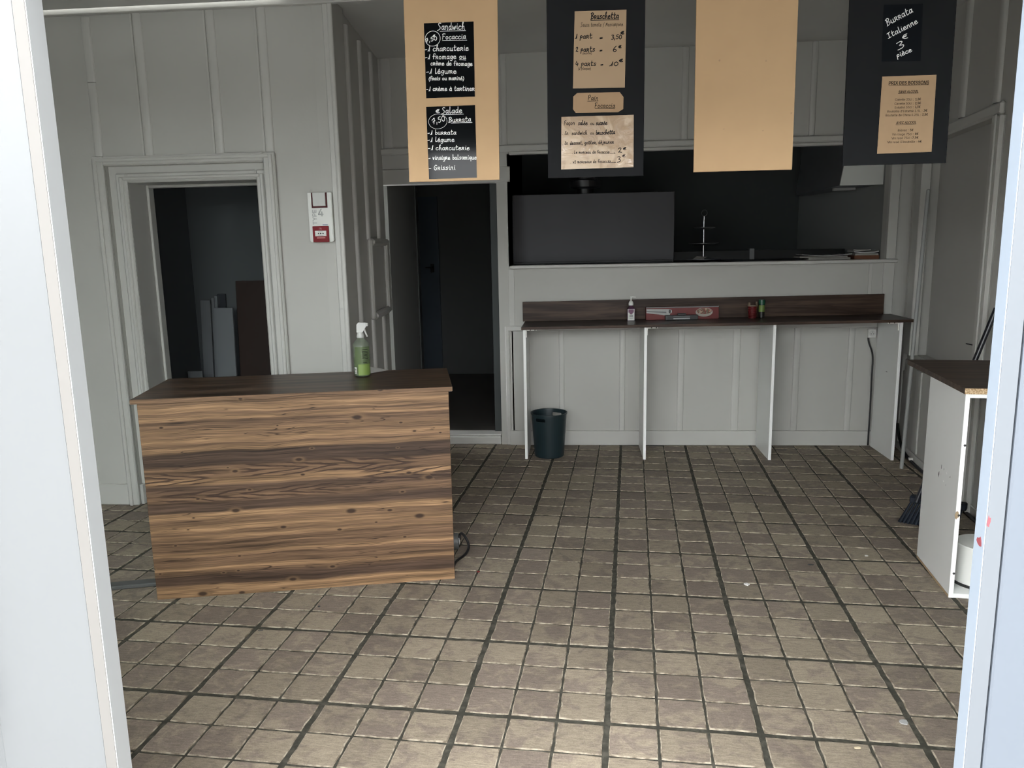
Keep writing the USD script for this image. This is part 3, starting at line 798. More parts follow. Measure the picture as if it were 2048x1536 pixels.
part(lb, 'small_print', join(*lines), 'ink')
part(sb, 'barcode', wrap(-2.30, -1.98, 0.017, 0.050, 0.0420), 'white_plastic')
part(sb, 'barcode_bars', join(*[wrap(-2.24, -2.04, z, z + w, 0.0428) for z, w in ((0.020, 0.0015), (0.023, 0.003), (0.028, 0.0012), (0.031, 0.0024), (0.036, 0.0012), (0.039, 0.003), (0.044, 0.0015))]), 'ink')
part(sb, 'cap', L([(0, 0.196), (0.0185, 0.196), (0.0185, 0.203), (0.0165, 0.214), (0.012, 0.226), (0, 0.228)], 28), 'frosted_white', smooth=35)
tr = join(xf(tm(m3.Manifold.hull_points(np.array([(x, y, z) for y in (-0.012, 0.012) for x, z in ((-0.016, 0.222), (0.014, 0.222), (0.018, 0.246), (0.034, 0.252), (0.034, 0.271), (-0.004, 0.273), (-0.014, 0.262))]))), loc=S))
part(sb, 'spray_head', tr, 'frosted_white')
part(sb, 'nozzle', xf(box(0.030, 0.042, -0.008, 0.008, 0.253, 0.269, 0.002), loc=S), 'frosted_white')
part(sb, 'trigger', tube(np.array([(0.022, 0, 0.252), (0.023, 0, 0.235), (0.028, 0, 0.218), (0.036, 0, 0.200)]) + S, np.linspace(0.0055, 0.004, 19), 10), 'frosted_white', smooth=True)

c = thing('paper_napkin', 'crumpled white paper napkin lying beside the spray bottle', 'napkin', (-1.17, 1.05, 0.946))
n = 16
gx, gy = np.meshgrid(np.linspace(0, 1, n), np.linspace(0, 1, n), indexing='ij')
c00, c10, c11, c01 = np.array([-1.195, 0.985]), np.array([-1.118, 1.105]), np.array([-1.205, 1.175]), np.array([-1.255, 1.120])
pxy = (1 - gx)[..., None] * ((1 - gy)[..., None] * c00 + gy[..., None] * c01) + gx[..., None] * ((1 - gy)[..., None] * c10 + gy[..., None] * c11)
pz = 0.947 + 0.024 * meshkit.noise(np.stack([gx * 3.1, gy * 2.7, gx * 0 + 0.5], -1), 3) * (0.25 + gy * 0.9) * np.clip(1.15 - gx, 0.1, 1)
v = np.concatenate([pxy, pz[..., None]], -1).reshape(-1, 3)
f = [[i * n + j, (i + 1) * n + j, (i + 1) * n + j + 1, i * n + j + 1] for i in range(n - 1) for j in range(n - 1)]
f = np.array(f)
vb = v - [0, 0, 0.0008]
ff = np.vstack([f, f[:, ::-1] + len(v)])
part(c, 'sheet', (np.vstack([v, vb]), ff), 'paper_white')

# ------------------------------------------------------------------ fire alarm box
al = thing('alarm_box', 'white fire alarm box with a red call point on the wall by the corner', 'fire alarm', (-1.607, 1.66, 1.62))
x0, x1, z0, z1 = -1.678, -1.537, 1.622, 1.903
def rrect(w, h, r0, r1):
    """Outline with bottom corners of radius r0 and top corners of r1, centred on x, from z 0 to h."""
    p = []
    for cx, cz, r, a in ((w / 2 - r0, r0, r0, -90), (w / 2 - r1, h - r1, r1, 0), (-w / 2 + r1, h - r1, r1, 90), (-w / 2 + r0, r0, r0, 180)):
        p += [(cx + r * math.cos(math.radians(a + t)), cz + r * math.sin(math.radians(a + t))) for t in np.linspace(0, 90, 6)]
    return Polygon(p)
ac = (x0 + x1) / 2
part(al, 'housing', upright(plate(rrect(0.141, 0.281, 0.016, 0.003), 0.036), ac, 1.66, z0), 'white_plastic')
part(al, 'front_cover', upright(plate(rrect(0.135, 0.276, 0.014, 0.002), 0.004), ac, 1.624, z0 + 0.0025), 'white_plastic')
def ab(xa, xb, za, zb, y0, y1, b=0.0):
    return box(ac + xa, ac + xb, y0, y1, z0 + za, z0 + zb, b)
part(al, 'speaker_surround', join(ab(-0.047, -0.0385, 0.204, 0.281, 1.616, 1.621), ab(0.036, 0.0455, 0.204, 0.281, 1.616, 1.621), ab(-0.047, 0.0455, 0.195, 0.205, 1.616, 1.621)), 'alarm_dark_red')
part(al, 'speaker_panel', ab(-0.0385, 0.036, 0.205, 0.281, 1.613, 1.621, 0.002), 'grey_plastic')
cp = part(al, 'call_point', ab(-0.0485, 0.046, 0.000, 0.092, 1.610, 1.621, 0.002), 'alarm_red', label='red call point')
wp = part(cp, 'press_plate', ab(-0.034, 0.033, 0.034, 0.065, 1.607, 1.6105, 0.001), 'white_plastic')
disc = lambda r, x, z, d=0.0008: upright(plate(Point(0, 0).buffer(r), d), ac + x, 1.607, z0 + z)
part(cp, 'press_marks', join(disc(0.0038, 0.0, 0.0495), upright(plate(Polygon([(-0.004, -0.0022), (0.001, -0.0022), (0.001, -0.004), (0.005, 0), (0.001, 0.004), (0.001, 0.0022), (-0.004, 0.0022)]), 0.0008), ac - 0.013, 1.607, z0 + 0.0495), upright(plate(Polygon([(0.004, -0.0022), (-0.001, -0.0022), (-0.001, -0.004), (-0.005, 0), (-0.001, 0.004), (-0.001, 0.0022), (0.004, 0.0022)]), 0.0008), ac + 0.014, 1.607, z0 + 0.0495), ab(-0.014, 0.012, 0.0582, 0.0592, 1.6064, 1.607), ab(-0.014, 0.016, 0.0395, 0.0405, 1.6064, 1.607)), 'ink')
part(cp, 'flame_sign', join(upright(plate(rrect(0.014, 0.012, 0.001, 0.001), 0.0008), ac - 0.002, 1.610, z0 + 0.070)), 'pink_print')
part(cp, 'flame_mark', upright(plate(Polygon([(-0.005, 0.001), (0.003, 0.002), (-0.001, 0.009), (-0.0055, 0.008)]), 0.0006), ac - 0.002, 1.6092, z0 + 0.070), 'alarm_dark_red')
part(cp, 'name_strip', ab(-0.0245, 0.0245, 0.0205, 0.029, 1.6093, 1.6101), 'pink_print')
ty = tm(meshkit.text_mesh('TYPE', 0.024, 0.0006, True))
ty = xf(ty, rz=math.pi / 2)
ty.vertices[:, 1] *= 0.085 / (ty.bounds[1][1] - ty.bounds[0][1])
ty.apply_translation([-ty.bounds[0][0], -ty.bounds[0][1], 0])
part(al, 'lettering', join(upright(ty, ac - 0.0475, 1.620, z0 + 0.100), upright(meshkit.text_mesh('4', 0.041, 0.0006, True), ac - 0.017, 1.620, z0 + 0.148)), 'grey_print')
part(al, 'maker_line', ab(0.010, 0.041, 0.0965, 0.1005, 1.6194, 1.6202), 'blue_print')

# ------------------------------------------------------------------ hanging boards
YS = 0.30
boards = {}
def hang(x0, x1, z0, mat, label, lean):
    b = thing('hanging_board', label, 'sign board', ((x0 + x1) / 2, YS + 0.006, z0), group=None)
    sh = box(x0, x1, YS, YS + 0.010, z0, 2.74, 0.0006)
    sh = tm(sh)
    sh.vertices[:, 0] += lean * (sh.vertices[:, 2] - z0)
    part(b, 'panel', sh, mat)
    for x in (x0 + 0.05, x1 - 0.05):
        part(b, 'hanging_cord', rod((x, YS + 0.005, 2.73), (x, YS + 0.005, 2.946), 0.0015, 8), 'cable_black')
    return b
hang(-0.799, -0.434, 1.843, 'kraft_board', 'tan hanging board with the two black sandwich and salad menu cards', 0.010)
hang(-0.240, 0.134, 1.844, 'black_board', 'black hanging board with three kraft paper menu cards', 0.001)
tb = hang(0.328, 0.702, 1.8525, 'kraft_board', 'plain tan hanging board with nothing stuck on it', -0.005)
for u, v, s in ((0.416, 2.261, 7), (0.589, 2.253, 5), (0.439, 2.010, 4), (0.587, 2.000, 5), (0.690, 2.061, 6)):
    part(tb, 'glue_spot', upright(plate(blob(s * 0.0013, s * 0.0013, int(u * 1000)), 0.0005), u, YS, v), 'kraft_paper')
hang(0.891, 1.272, 1.8615, 'black_board', 'black hanging board with the burrata card above the drinks price list', -0.010)

# ------------------------------------------------------------------ handwriting: a single-stroke alphabet
HW = {
 'a': (11, [[(8, 9), (4, 10), (1, 6), (2, 1), (6, 1), (9, 7), (9, 10)], [(9, 9), (9, 2), (11, 0)]]),
 'b': (10, [[(2, 20), (2, 8), (2, 1), (6, 0), (9, 4), (7, 9), (4, 9), (2, 6)]]),
 'c': (10, [[(9, 8), (5, 10), (1, 6), (2, 1), (6, 0), (10, 2)]]),
 'd': (11, [[(8, 9), (4, 10), (1, 5), (3, 0), (7, 2), (9, 8)], [(9, 19), (9, 2), (11, 0)]]),
 'e': (11, [[(1.5, 5), (8.5, 6), (8, 9), (5, 10), (2, 8), (1, 4), (3, 0), (7, 0), (11, 2)]]),
 'f': (9, [[(10, 17), (6, 19), (3, 16), (3, 0)], [(0, 9), (8, 10)]]),
 'g': (10, [[(8, 9), (4, 10), (1, 6), (3, 1), (7, 3), (9, 9)], [(9, 10), (8, -4), (4, -7), (1, -5)]]),
 'h': (11, [[(1, 6), (4, 16), (5, 20), (3, 20), (2, 14), (2, 0)], [(2, 5), (5, 9), (8, 8), (8, 2), (11, 0)]]),
 'i': (5, [[(2, 10), (2, 2), (5, 0)], [(2.5, 14), (3, 14.6)]]),
 'j': (6, [[(4, 10), (4, -4), (1, -7), (-1, -5)], [(4.5, 14), (5, 14.6)]]),
 'l': (7, [[(2, 20), (2, 3), (4, 0), (7, 2)]]),
 'm': (15, [[(1, 0), (1, 10)], [(1, 6), (4, 10), (6, 8), (6, 0)], [(6, 6), (9, 10), (12, 8), (11, 2), (14, 0)]]),
 'n': (11, [[(1, 0), (1.5, 10)], [(1.5, 6), (4, 10), (8, 9), (8, 3), (10, -1)]]),
 'o': (11, [[(5, 10), (1.5, 7.5), (1.5, 2.5), (5, 0), (8.5, 2.5), (8.5, 7.5), (5, 10)]]),
 'p': (10, [[(2, 10), (1, -7)], [(1, 8), (6, 11), (9, 7), (6, 3), (2, 4)]]),
 'q': (11, [[(8, 9), (4, 10), (1, 6), (3, 1), (8, 4), (9, 9)], [(9, 10), (9, -7)]]),
 'r': (10, [[(1, 0), (1.5, 10)], [(0, 10), (4.5, 11), (8, 8.5), (5.5, 5.5), (2, 5)], [(4, 5), (9, 0)]]),
 's': (10, [[(9, 9), (5, 10), (2, 8), (5, 5), (8, 3), (5, 0), (0, 1)]]),
 't': (10, [[(4, 18), (3, 4), (5, 0), (10, 2)], [(1, 11), (9, 12)]]),
 'u': (11, [[(1, 10), (1, 3), (4, 0), (8, 3), (8, 10)], [(8, 4), (9, 0), (11, 1)]]),
 'v': (10, [[(1, 10), (4, 0), (8, 10)]]),
 'w': (14, [[(1, 10), (3, 0), (7, 8), (9, 0), (13, 10)]]),
 'x': (10, [[(1, 10), (9, 0)], [(9, 10), (1, 0)]]),
 'B': (13, [[(3, 17), (2, 1)], [(0, 16), (6, 19), (11, 15), (4, 9)], [(5, 9), (12, 6), (8, 1), (0, -1)]]),
 'D': (13, [[(2, 18), (2, 0)], [(0, 18), (9, 16), (11, 8), (7, 1), (0, 0)]]),
 'E': (11, [[(10, 17), (3, 16), (5, 10), (8, 9)], [(5, 10), (1, 4), (4, 0), (10, 2)]]),
 'F': (12, [[(3, 17), (2, 0)], [(1, 17), (6, 19), (12, 18)], [(2, 9), (9, 10)]]),
 'G': (13, [[(11, 16), (6, 18), (1, 10), (3, 1), (8, 0), (11, 7), (6, 8)]]),
 'I': (12, [[(6, 17), (5, 1)], [(1, 16), (11, 18)], [(0, 0), (11, 1)]]),
 'L': (11, [[(3, 19), (1, 2), (4, 0), (10, 2)]]),
 'M': (14, [[(1, 0), (3, 15), (7, 5), (11, 16), (12, 0)]]),
 'P': (12, [[(3, 17), (2, 0)], [(1, 15), (7, 19), (11, 14), (7, 9), (1, 7)]]),
 'S': (13, [[(12, 17), (8, 19), (4, 16), (6, 11), (10, 8), (9, 2), (5, 0), (0, -2)]]),
 '0': (10, [[(5, 17), (1, 12), (1, 5), (5, 0), (9, 5), (9, 12), (5, 17)]]),
 '1': (8, [[(1, 0), (4, 3), (7, 16)], [(7, 17), (6, 0)]]),
 '2': (10, [[(1, 13), (5, 17), (8, 13), (2, 1)], [(2, 1), (5, 2), (10, 0)]]),
 '3': (10, [[(1, 16), (6, 17), (8, 14), (4, 9)], [(4, 9), (9, 6), (7, 1), (1, 0)]]),
 '4': (11, [[(3, 17), (1, 6), (10, 7)], [(8, 11), (7, 0)]]),
 '5': (10, [[(9, 17), (3, 16), (2, 10)], [(2, 10), (8, 9), (8, 3), (4, 0), (1, 2)]]),
 '6': (10, [[(8, 17), (3, 11), (1, 4), (5, 0), (9, 4), (5, 8), (2, 5)]]),
 '7': (11, [[(1, 12), (9, 17), (5, 0)], [(3, 6), (10, 9)]]),
 '8': (10, [[(5, 9), (2, 13), (5, 17), (8, 13), (5, 9), (1, 4), (5, 0), (9, 4), (5, 9)]]),
 '€': (11, [[(9, 16), (4, 15), (1, 8), (4, 1), (10, 1)], [(0, 6), (7, 8)], [(0, 9), (8, 11)]]),
 '=': (10, [[(1, 6), (9, 7)], [(1, 2), (9, 3)]]),
 '-': (8, [[(0, 5), (7, 6)]]),
 ',': (4, [[(2, 2), (1, -4)]]),
 '.': (5, [[(1.5, 0.5), (2.2, 1)]]),
 '/': (9, [[(8, 17), (1, -6)]]),
 '(': (6, [[(5, 15), (1, 6), (4, -5)]]),
 ')': (6, [[(1, 15), (5, 6), (1, -5)]]),
 ' ': (7, []),
}
ACC = {'é': ('e', [[(4, 13), (7, 16)]]), 'è': ('e', [[(4, 16), (7, 13)]]), 'à': ('a', [[(4, 16), (7, 13)]]), 'û': ('u', [[(2, 13), (4.5, 16), (7, 13)]]), 'ç': ('c', [[(5, 0), (6, -4), (3, -5)]])}
for k, (b, mk) in ACC.items():
    HW[k] = (HW[b][0], HW[b][1] + mk)

def curve(p, n=5):
    """Catmull-Rom through the points."""
    p = np.array(p, float)
    if len(p) < 3:
        return p
    q = np.vstack([2 * p[0] - p[1], p, 2 * p[-1] - p[-2]])
    out = []
    for i in range(1, len(q) - 2):
        t = np.linspace(0, 1, n, endpoint=False)[:, None]
        a, b, c, d = q[i - 1], q[i], q[i + 1], q[i + 2]
        out.append(0.5 * (2 * b + (c - a) * t + (2 * a - 5 * b + 4 * c - d) * t ** 2 + (3 * b - a - 3 * c + d) * t ** 3))
    return np.vstack(out + [p[-1:]])

def handwrite(text, ax, az, bx, bz, h, w, rng):
    """Lettering from baseline point a to b (millimetres), x-height h, as a mesh in the xy plane in metres."""
    a, b = np.array([ax, az]), np.array([bx, bz])
    d = b - a
    ln = np.linalg.norm(d)
    e = d / ln
    nrm = np.array([-e[1], e[0]])
    half = 1.32 * w
    shapes = []
    if text == '_':
        shapes.append(LineString([a, a + d * 0.5 + nrm * 0.4, b]).buffer(half * 0.8))
    elif text == 'O':
        th = np.linspace(0.2, 2 * np.pi + 0.35, 50)
        c = a + d / 2
        r = (1 + 0.03 * np.sin(2 * th + 1))
        shapes.append(LineString(np.stack([c[0] + ln / 2 * r * np.cos(th), c[1] + h * r * np.sin(th)], 1)).buffer(half * 0.75))
    elif text == '>':
        shapes += [LineString([a, b]).buffer(half * 0.7), Polygon([b + e * 1.5, b - e * 4 + nrm * 2.5, b - e * 4 - nrm * 2.5])]
    else:
        wid = sum(HW[c][0] + 2 for c in text) - 2
        sx, sy = ln / wid, h / 10.0
        x = 0.0
        for ch in text:
            gw, strokes = HW[ch]
            dy = rng.uniform(-0.5, 0.5)
            for s in strokes:
                p = curve(s)
                P = a + np.outer((x + p[:, 0] + 0.06 * p[:, 1]) * sx, e) + np.outer((p[:, 1] + dy) * sy, nrm)
                shapes.append(LineString(P).buffer(half, quad_segs=3) if len(P) > 1 else Point(P[0]).buffer(half))
            x += gw + 2
    u = unary_union(shapes).simplify(0.06)
    m = plate(u, 0.6)
    m.apply_scale(0.001)
    return m

def printed(text, ax, az, bx, bz, h, style):
    a, b = np.array([ax, az]) / 1000, np.array([bx, bz]) / 1000
    if text == '_':
        e = (b - a) / np.linalg.norm(b - a)
        n = np.array([-e[1], e[0]]) * 0.0006
        return plate(Polygon([a - n, b - n, b + n, a + n]), 0.0006)
    m = tm(meshkit.text_mesh(text, h / 1000, 0.0006, bold='b' in style or 'i' in style))
    v = m.vertices
    if 'i' in style:
        v[:, 0] += 0.22 * v[:, 1]
    v[:, 0] -= v[:, 0].min()
    v[:, 0] *= np.linalg.norm(b - a) / v[:, 0].max()
    return xf(m, rz=math.atan2(b[1] - a[1], b[0] - a[0]), loc=(a[0], a[1], 0))

CARDS = {}
CARDS['sandwich'] = ((-0.6193,2.3002), [(-96.2, 139.0), (98.3, 137.7), (95.7, -138.2), (-97.9, -138.5)], [('Sandwich', -44.0, 113.2, 63.0, 110.8, 13.3, 1), ('_', -34.0, 107.1, 66.0, 105.9, 1.7, 1), ('Focaccia', -26.8, 77.3, 66.1, 76.5, 10.5, 1), ('_', -26.0, 72.5, 70.0, 70.7, 1.7, 1), ('7,50', -92.9, 67.4, -46.3, 76.1, 8.6, 1), ('O', -92.3, 82.7, -34.9, 80.5, 28.2, 1), ('€', -62.4, 86.3, -52.1, 87.8, 4.8, 1), ('-1 charcuterie', -96.2, 36.5, 76.0, 33.2, 11.1, 1), ('-1 fromage', -96.3, 7.7, 26.0, 4.5, 10.0, 1), ('ou', 38.3, 4.0, 63.9, 4.0, 9.2, 1), ('_', 38.2, 0.2, 63.7, -1.7, 1.7, 1), ('crème de fromage', -75.5, -15.4, 88.7, -23.8, 8.9, 1), ('-1 légume', -93.2, -46.1, 25.3, -49.4, 10.1, 1), ('(frais ou mariné)', -84.9, -71.3, 54.4, -74.6, 8.1, 1), ('-1 crème à tartiner', -95.7, -110.6, 94.3, -115.8, 9.0, 1)])
CARDS['salade'] = ((-0.6212,1.9912), [(-97.6, 138.1), (97.1, 138.8), (97.0, -137.8), (-96.5, -139.1)], [('€', -59.8, 113.5, -43.7, 114.0, 8.1, 1), ('Salade', -37.4, 111.8, 45.1, 111.2, 11.8, 1), ('_', -31.1, 106.5, 50.3, 105.9, 1.8, 1), ('7,50', -75.4, 72.2, -23.3, 82.9, 12.2, 1), ('O', -89.0, 81.9, -16.9, 81.6, 28.9, 0.7), ('Burrata', -9.5, 77.9, 79.4, 78.2, 9.8, 1), ('_', -0.0, 73.6, 83.5, 73.8, 1.8, 1), ('-1 burrata', -95.2, 32.9, 19.0, 29.9, 9.2, 1), ('-1 légume', -96.3, 5.8, 10.6, 3.1, 9.2, 1), ('-1 charcuterie', -95.4, -26.2, 70.9, -30.5, 9.9, 1), ('- vinaigre balsamique', -94.6, -63.5, 97.8, -67.3, 9.3, 1), ('- Grissini', -95.1, -103.0, 10.3, -104.3, 10.0, 1)])
CARDS['bruschetta'] = ((-0.0372,2.3172), [(-94.8, 141.0), (101.3, 139.1), (96.5, -141.9), (-103.0, -138.3)], [('Bruschetta', -33.7, 111.3, 71.7, 108.7, 11.5, 1.2), ('_', -33.7, 106.1, 72.8, 104.4, 1.9, 1.2), ('Sauce tomate / Mascarpone', -72.7, 85.6, 88.4, 81.6, 7.6, 0.5), ('1 part', -94.2, 42.8, -29.3, 41.7, 9.5, 1.1), ('=', -0.3, 37.4, 10.9, 37.6, 7.4, 1.1), ('3,50', 44.3, 35.3, 83.1, 35.2, 8.9, 1.1), ('€', 79.7, 52.2, 93.0, 52.7, 5.9, 1.3), ('2 parts', -92.1, -4.0, -18.2, -5.9, 9.6, 1.1), ('(mixte)', -65.2, -14.6, -30.5, -15.0, 4.7, 0.5), ('=', -0.3, -7.4, 9.8, -7.4, 6.8, 1), ('6', 50.0, -10.4, 64.5, -10.5, 11.7, 1.1), ('€', 72.2, 2.9, 82.2, 3.2, 5.1, 1.3), ('4 parts', -92.4, -56.2, -13.7, -58.3, 9.8, 1), ('(1 plaque)', -82.3, -70.7, -33.9, -71.4, 5.4, 0.5), ('=', 3.1, -58.7, 13.2, -58.6, 6.8, 0.9), ('10', 36.8, -61.0, 70.3, -61.3, 8.5, 1.1), ('€', 74.7, -48.1, 89.2, -47.5, 6.0, 1.3)])
CARDS['pain'] = ((-0.0437,2.1227), [(-95.3, 26.0), (-79.9, 39.0), (83.9, 36.4), (98.6, 17.7), (97.7, -26.2), (77.6, -37.3), (-85.8, -35.0), (-96.8, -20.5)], [('Pain', -39.5, 11.4, 1.0, 8.7, 10.0, 0.8), ('_', -40.1, 6.5, 0.4, 6.4, 1.4, 0.8), ('Focaccia', -13.1, -17.6, 65.9, -19.9, 9.4, 0.8), ('_', -11.3, -21.5, 65.3, -24.6, 1.4, 0.8)])
CARDS['facon'] = ((-0.0460,1.9753), [(-139.5, 99.3), (140.3, 98.4), (141.2, -98.1), (-141.9, -99.5)], [('Façon', -129.1, 68.6, -87.9, 68.8, 8.5, 0.7), ('salée', -74.2, 66.9, -38.5, 66.4, 8.5, 1), ('ou', -27.1, 66.2, -12.0, 66.0, 6.6, 0.7), ('sucrée', -5.2, 65.4, 38.0, 65.2, 8.0, 1), ('. En', -136.2, 31.4, -113.3, 31.7, 7.4, 0.7), ('sandwich', -99.6, 30.6, -40.1, 31.0, 7.4, 0.8), ('ou', -27.2, 30.3, -13.5, 30.5, 6.2, 0.6), ('bruschetta', -5.2, 28.9, 68.4, 29.5, 8.1, 1), ('. En', -135.8, -6.3, -115.1, -5.8, 7.4, 0.7), ('dessert,', -106.7, -6.5, -57.7, -6.5, 7.1, 0.8), ('goûter,', -50.1, -6.7, -2.9, -6.6, 7.1, 0.8), ('déjeuner', 4.0, -6.0, 64.0, -6.2, 7.1, 0.8), ('. Le morceau de focaccia', -99.2, -40.3, 46.6, -43.0, 6.2, 0.7), ('>', 49.7, -43.1, 70.2, -42.9, 3.0, 0.8), ('2', 79.3, -42.0, 94.5, -41.4, 10.3, 1), ('€', 100.5, -32.0, 112.6, -31.6, 5.9, 1), ('. x2 morceaux de focaccia', -104.8, -77.4, 51.3, -78.2, 6.3, 0.7), ('>', 53.6, -77.5, 71.9, -77.7, 3.0, 0.8), ('3', 76.4, -78.1, 91.6, -77.5, 11.9, 1), ('€', 97.6, -59.2, 109.7, -58.8, 5.9, 0.8)])
CARDS['burrata'] = ((1.0792,2.3330), [(-72.1, 100.7), (67.1, 98.5), (73.0, -100.7), (-68.0, -98.5)], [('Burrata', -55.4, 27.0, 33.7, 71.4, 12.6, 1), ('Italienne', -48.7, -18.0, 53.8, 32.5, 10.7, 1), ('€', 3.3, -23.7, 22.6, -18.6, 9.6, 1), ('3', -14.0, -60.2, 12.6, -49.3, 14.9, 1), ('pièce', -12.3, -87.1, 39.5, -65.9, 9.3, 1)])
CARDS['boissons'] = ((1.1155,2.0419), [(-97.9, 139.5), (97.5, 139.0), (100.0, -138.5), (-99.7, -140.0)], [('PRIX DES BOISSONS', -72.9, 109.0, 72.1, 106.6, 12.3, 'b'), ('_', -72.7, 106.1, 72.3, 104.6, 1.8, 'b'), ('SANS ALCOOL', -35.8, 78.1, 36.3, 77.6, 9.1, 'i'), ('_', -36.6, 76.1, 36.4, 76.0, 1.6, 'i'), ('Canette 33cl :', -46.0, 51.2, 20.2, 50.4, 8.0, ''), ('1,5€', 27.2, 50.6, 47.2, 50.5, 8.0, 'b'), ('Canette 50cl :', -47.1, 36.7, 21.2, 35.9, 8.0, ''), ('2,5€', 27.2, 36.3, 48.2, 36.2, 8.0, 'b'), ('Estathé 33cl :', -45.2, 22.7, 22.2, 22.5, 8.0, ''), ('1,5€', 28.1, 22.9, 47.2, 22.7, 8.0, 'b'), ("Bouteille d'Estathé 1.5L :", -71.9, 9.6, 55.2, 8.1, 8.0, ''), ('3€', 60.2, 8.7, 73.2, 8.7, 8.0, 'b'), ('Bouteille de China 1.25L :', -76.7, -4.3, 51.3, -6.3, 8.0, ''), ('2,5€', 56.2, -5.5, 76.3, -5.7, 8.0, 'b'), ('Bières :', -28.6, -60.6, 9.8, -60.6, 8.1, ''), ('3€', 14.8, -60.7, 27.9, -60.7, 8.1, 'b'), ('Vin rouge 75cl :', -48.9, -74.5, 29.0, -75.5, 8.1, ''), ('8€', 34.6, -75.0, 47.1, -75.0, 8.1, 'b'), ('Vin rosé 75cl :', -50.0, -88.7, 22.8, -88.8, 8.1, ''), ('7,5€', 25.8, -88.5, 48.0, -88.5, 8.1, 'b'), ('Vin rosé', -64.4, -102.4, -21.7, -102.8, 8.1, ''), ('1/2', -17.3, -102.6, -9.6, -102.6, 8.1, ''), ('bouteille :', -6.0, -102.7, 42.0, -103.5, 8.1, ''), ('4€', 47.0, -103.2, 61.1, -103.0, 8.1, 'b'), ('AVEC ALCOOL', -37.4, -33.6, 36.1, -33.3, 9.3, 'i'), ('_', -37.9, -35.6, 36.2, -35.3, 1.6, 'i')])


CARD_INFO = {
 'sandwich': ('menu_card', 'black card with white handwriting headed Sandwich Focaccia on the left tan board', 'black_card', 'chalk'),
 'salade': ('menu_card', 'black card with white handwriting headed Salade Burrata on the left tan board', 'black_card', 'chalk'),
 'bruschetta': ('menu_card', 'tall kraft paper card headed Bruschetta on the black board', 'sleeved_kraft', 'ink'),
 'pain': ('menu_card', 'small kraft card with cut corners reading Pain Focaccia', 'kraft_paper', 'ink_brown'),
 'facon': ('menu_card', 'wide crinkled laminated kraft card headed Façon salée ou sucrée', 'laminated_kraft', 'ink'),
 'burrata': ('menu_card', 'black card with slanted handwriting about burrata on the right black board', 'black_card_matte', 'chalk'),
 'boissons': ('price_list', 'printed kraft price list headed Prix des Boissons on the right black board', 'kraft_paper', 'ink_brown'),
}
hw_rng = np.random.default_rng(11)
for key, (cen, corners, rows) in CARDS.items():
    nm, lab, sheet_m, ink_m = CARD_INFO[key]
    t = thing(nm, lab, 'price list' if key == 'boissons' else 'menu card', (cen[0], YS - 0.0012, cen[1]), group=None)
    part(t, 'sheet', upright(plate(Polygon(np.array(corners) / 1000), 0.0010), cen[0], YS - 0.0002, cen[1]), sheet_m)
    for row in rows:
        if key == 'boissons':
            m = printed(*row)
        else:
            m = handwrite(*row, hw_rng)
        part(t, 'circle' if row[0] == 'O' else 'underline' if row[0] == '_' else 'lettering', upright(m, cen[0], YS - 0.0012, cen[1]), 'thin_ink' if (key == 'bruschetta' and row[-1] == 0.5) else ink_m)

# ------------------------------------------------------------------ things on the bar table
def on_table(x):
    return TT(x) + 0.0006
px_, py_ = 0.278, 3.035
pz_ = on_table(px_)
pb = thing('pump_bottle', 'small clear hand sanitiser bottle with white pump on the bar table', 'pump bottle', (px_, py_, pz_))
def rprism(w, d, h, r=0.006, top=1.0):
    pts = []
    for z, k in ((0, 1.0), (h, top)):
        for sx in (-1, 1):
            for sy in (-1, 1):
                for a in np.linspace(0, 90, 4):
                    pts.append((k * sx * (w / 2 - r + r * math.cos(math.radians(a))), k * sy * (d / 2 - r + r * math.sin(math.radians(a))), z))
    return tm(m3.Manifold.hull_points(np.array(pts)))
P_ = (px_, py_, pz_)
part(pb, 'bottle', xf(join(rprism(0.058, 0.034, 0.092), xf(rprism(0.052, 0.030, 0.016, 0.006, 0.4), loc=(0, 0, 0.092)), lathe([(0, 0.108), (0.010, 0.108), (0.010, 0.122), (0, 0.122)], 20)), loc=P_), 'purple_gel')
lp = part(pb, 'label', xf(box(-0.025, 0.025, -0.0180, -0.0172, 0.004, 0.088), loc=P_), 'white_plastic')
part(lp, 'label_patch', xf(upright(plate(Polygon([(-0.020, 0.062), (0.020, 0.062), (0.020, 0.086), (-0.020, 0.086)]).union(Point(0, 0.062).buffer(0.013)), 0.0006), 0, -0.0180, 0), loc=P_), 'purple_label')
part(lp, 'label_print', xf(join(*[box(-0.012, 0.014, -0.0187, -0.0180, z, z + w) for z, w in ((0.034, 0.005), (0.044, 0.0015), (0.026, 0.0015), (0.020, 0.0015))]), loc=P_), 'ink')
part(pb, 'pump_collar', xf(lathe([(0, 0.116), (0.0175, 0.116), (0.0175, 0.133), (0.012, 0.145), (0.0055, 0.152), (0.0050, 0.176), (0, 0.176)], 28), loc=P_), 'white_plastic', smooth=35)
part(pb, 'pump_spout', xf(join(box(-0.007, 0.010, -0.006, 0.006, 0.174, 0.184, 0.002), tm(m3.Manifold.hull_points(np.array([(x, y, z) for y in (-0.004, 0.004) for x, z in ((0.006, 0.176), (0.006, 0.184), (0.036, 0.178), (0.034, 0.173))])))), loc=P_), 'white_plastic')

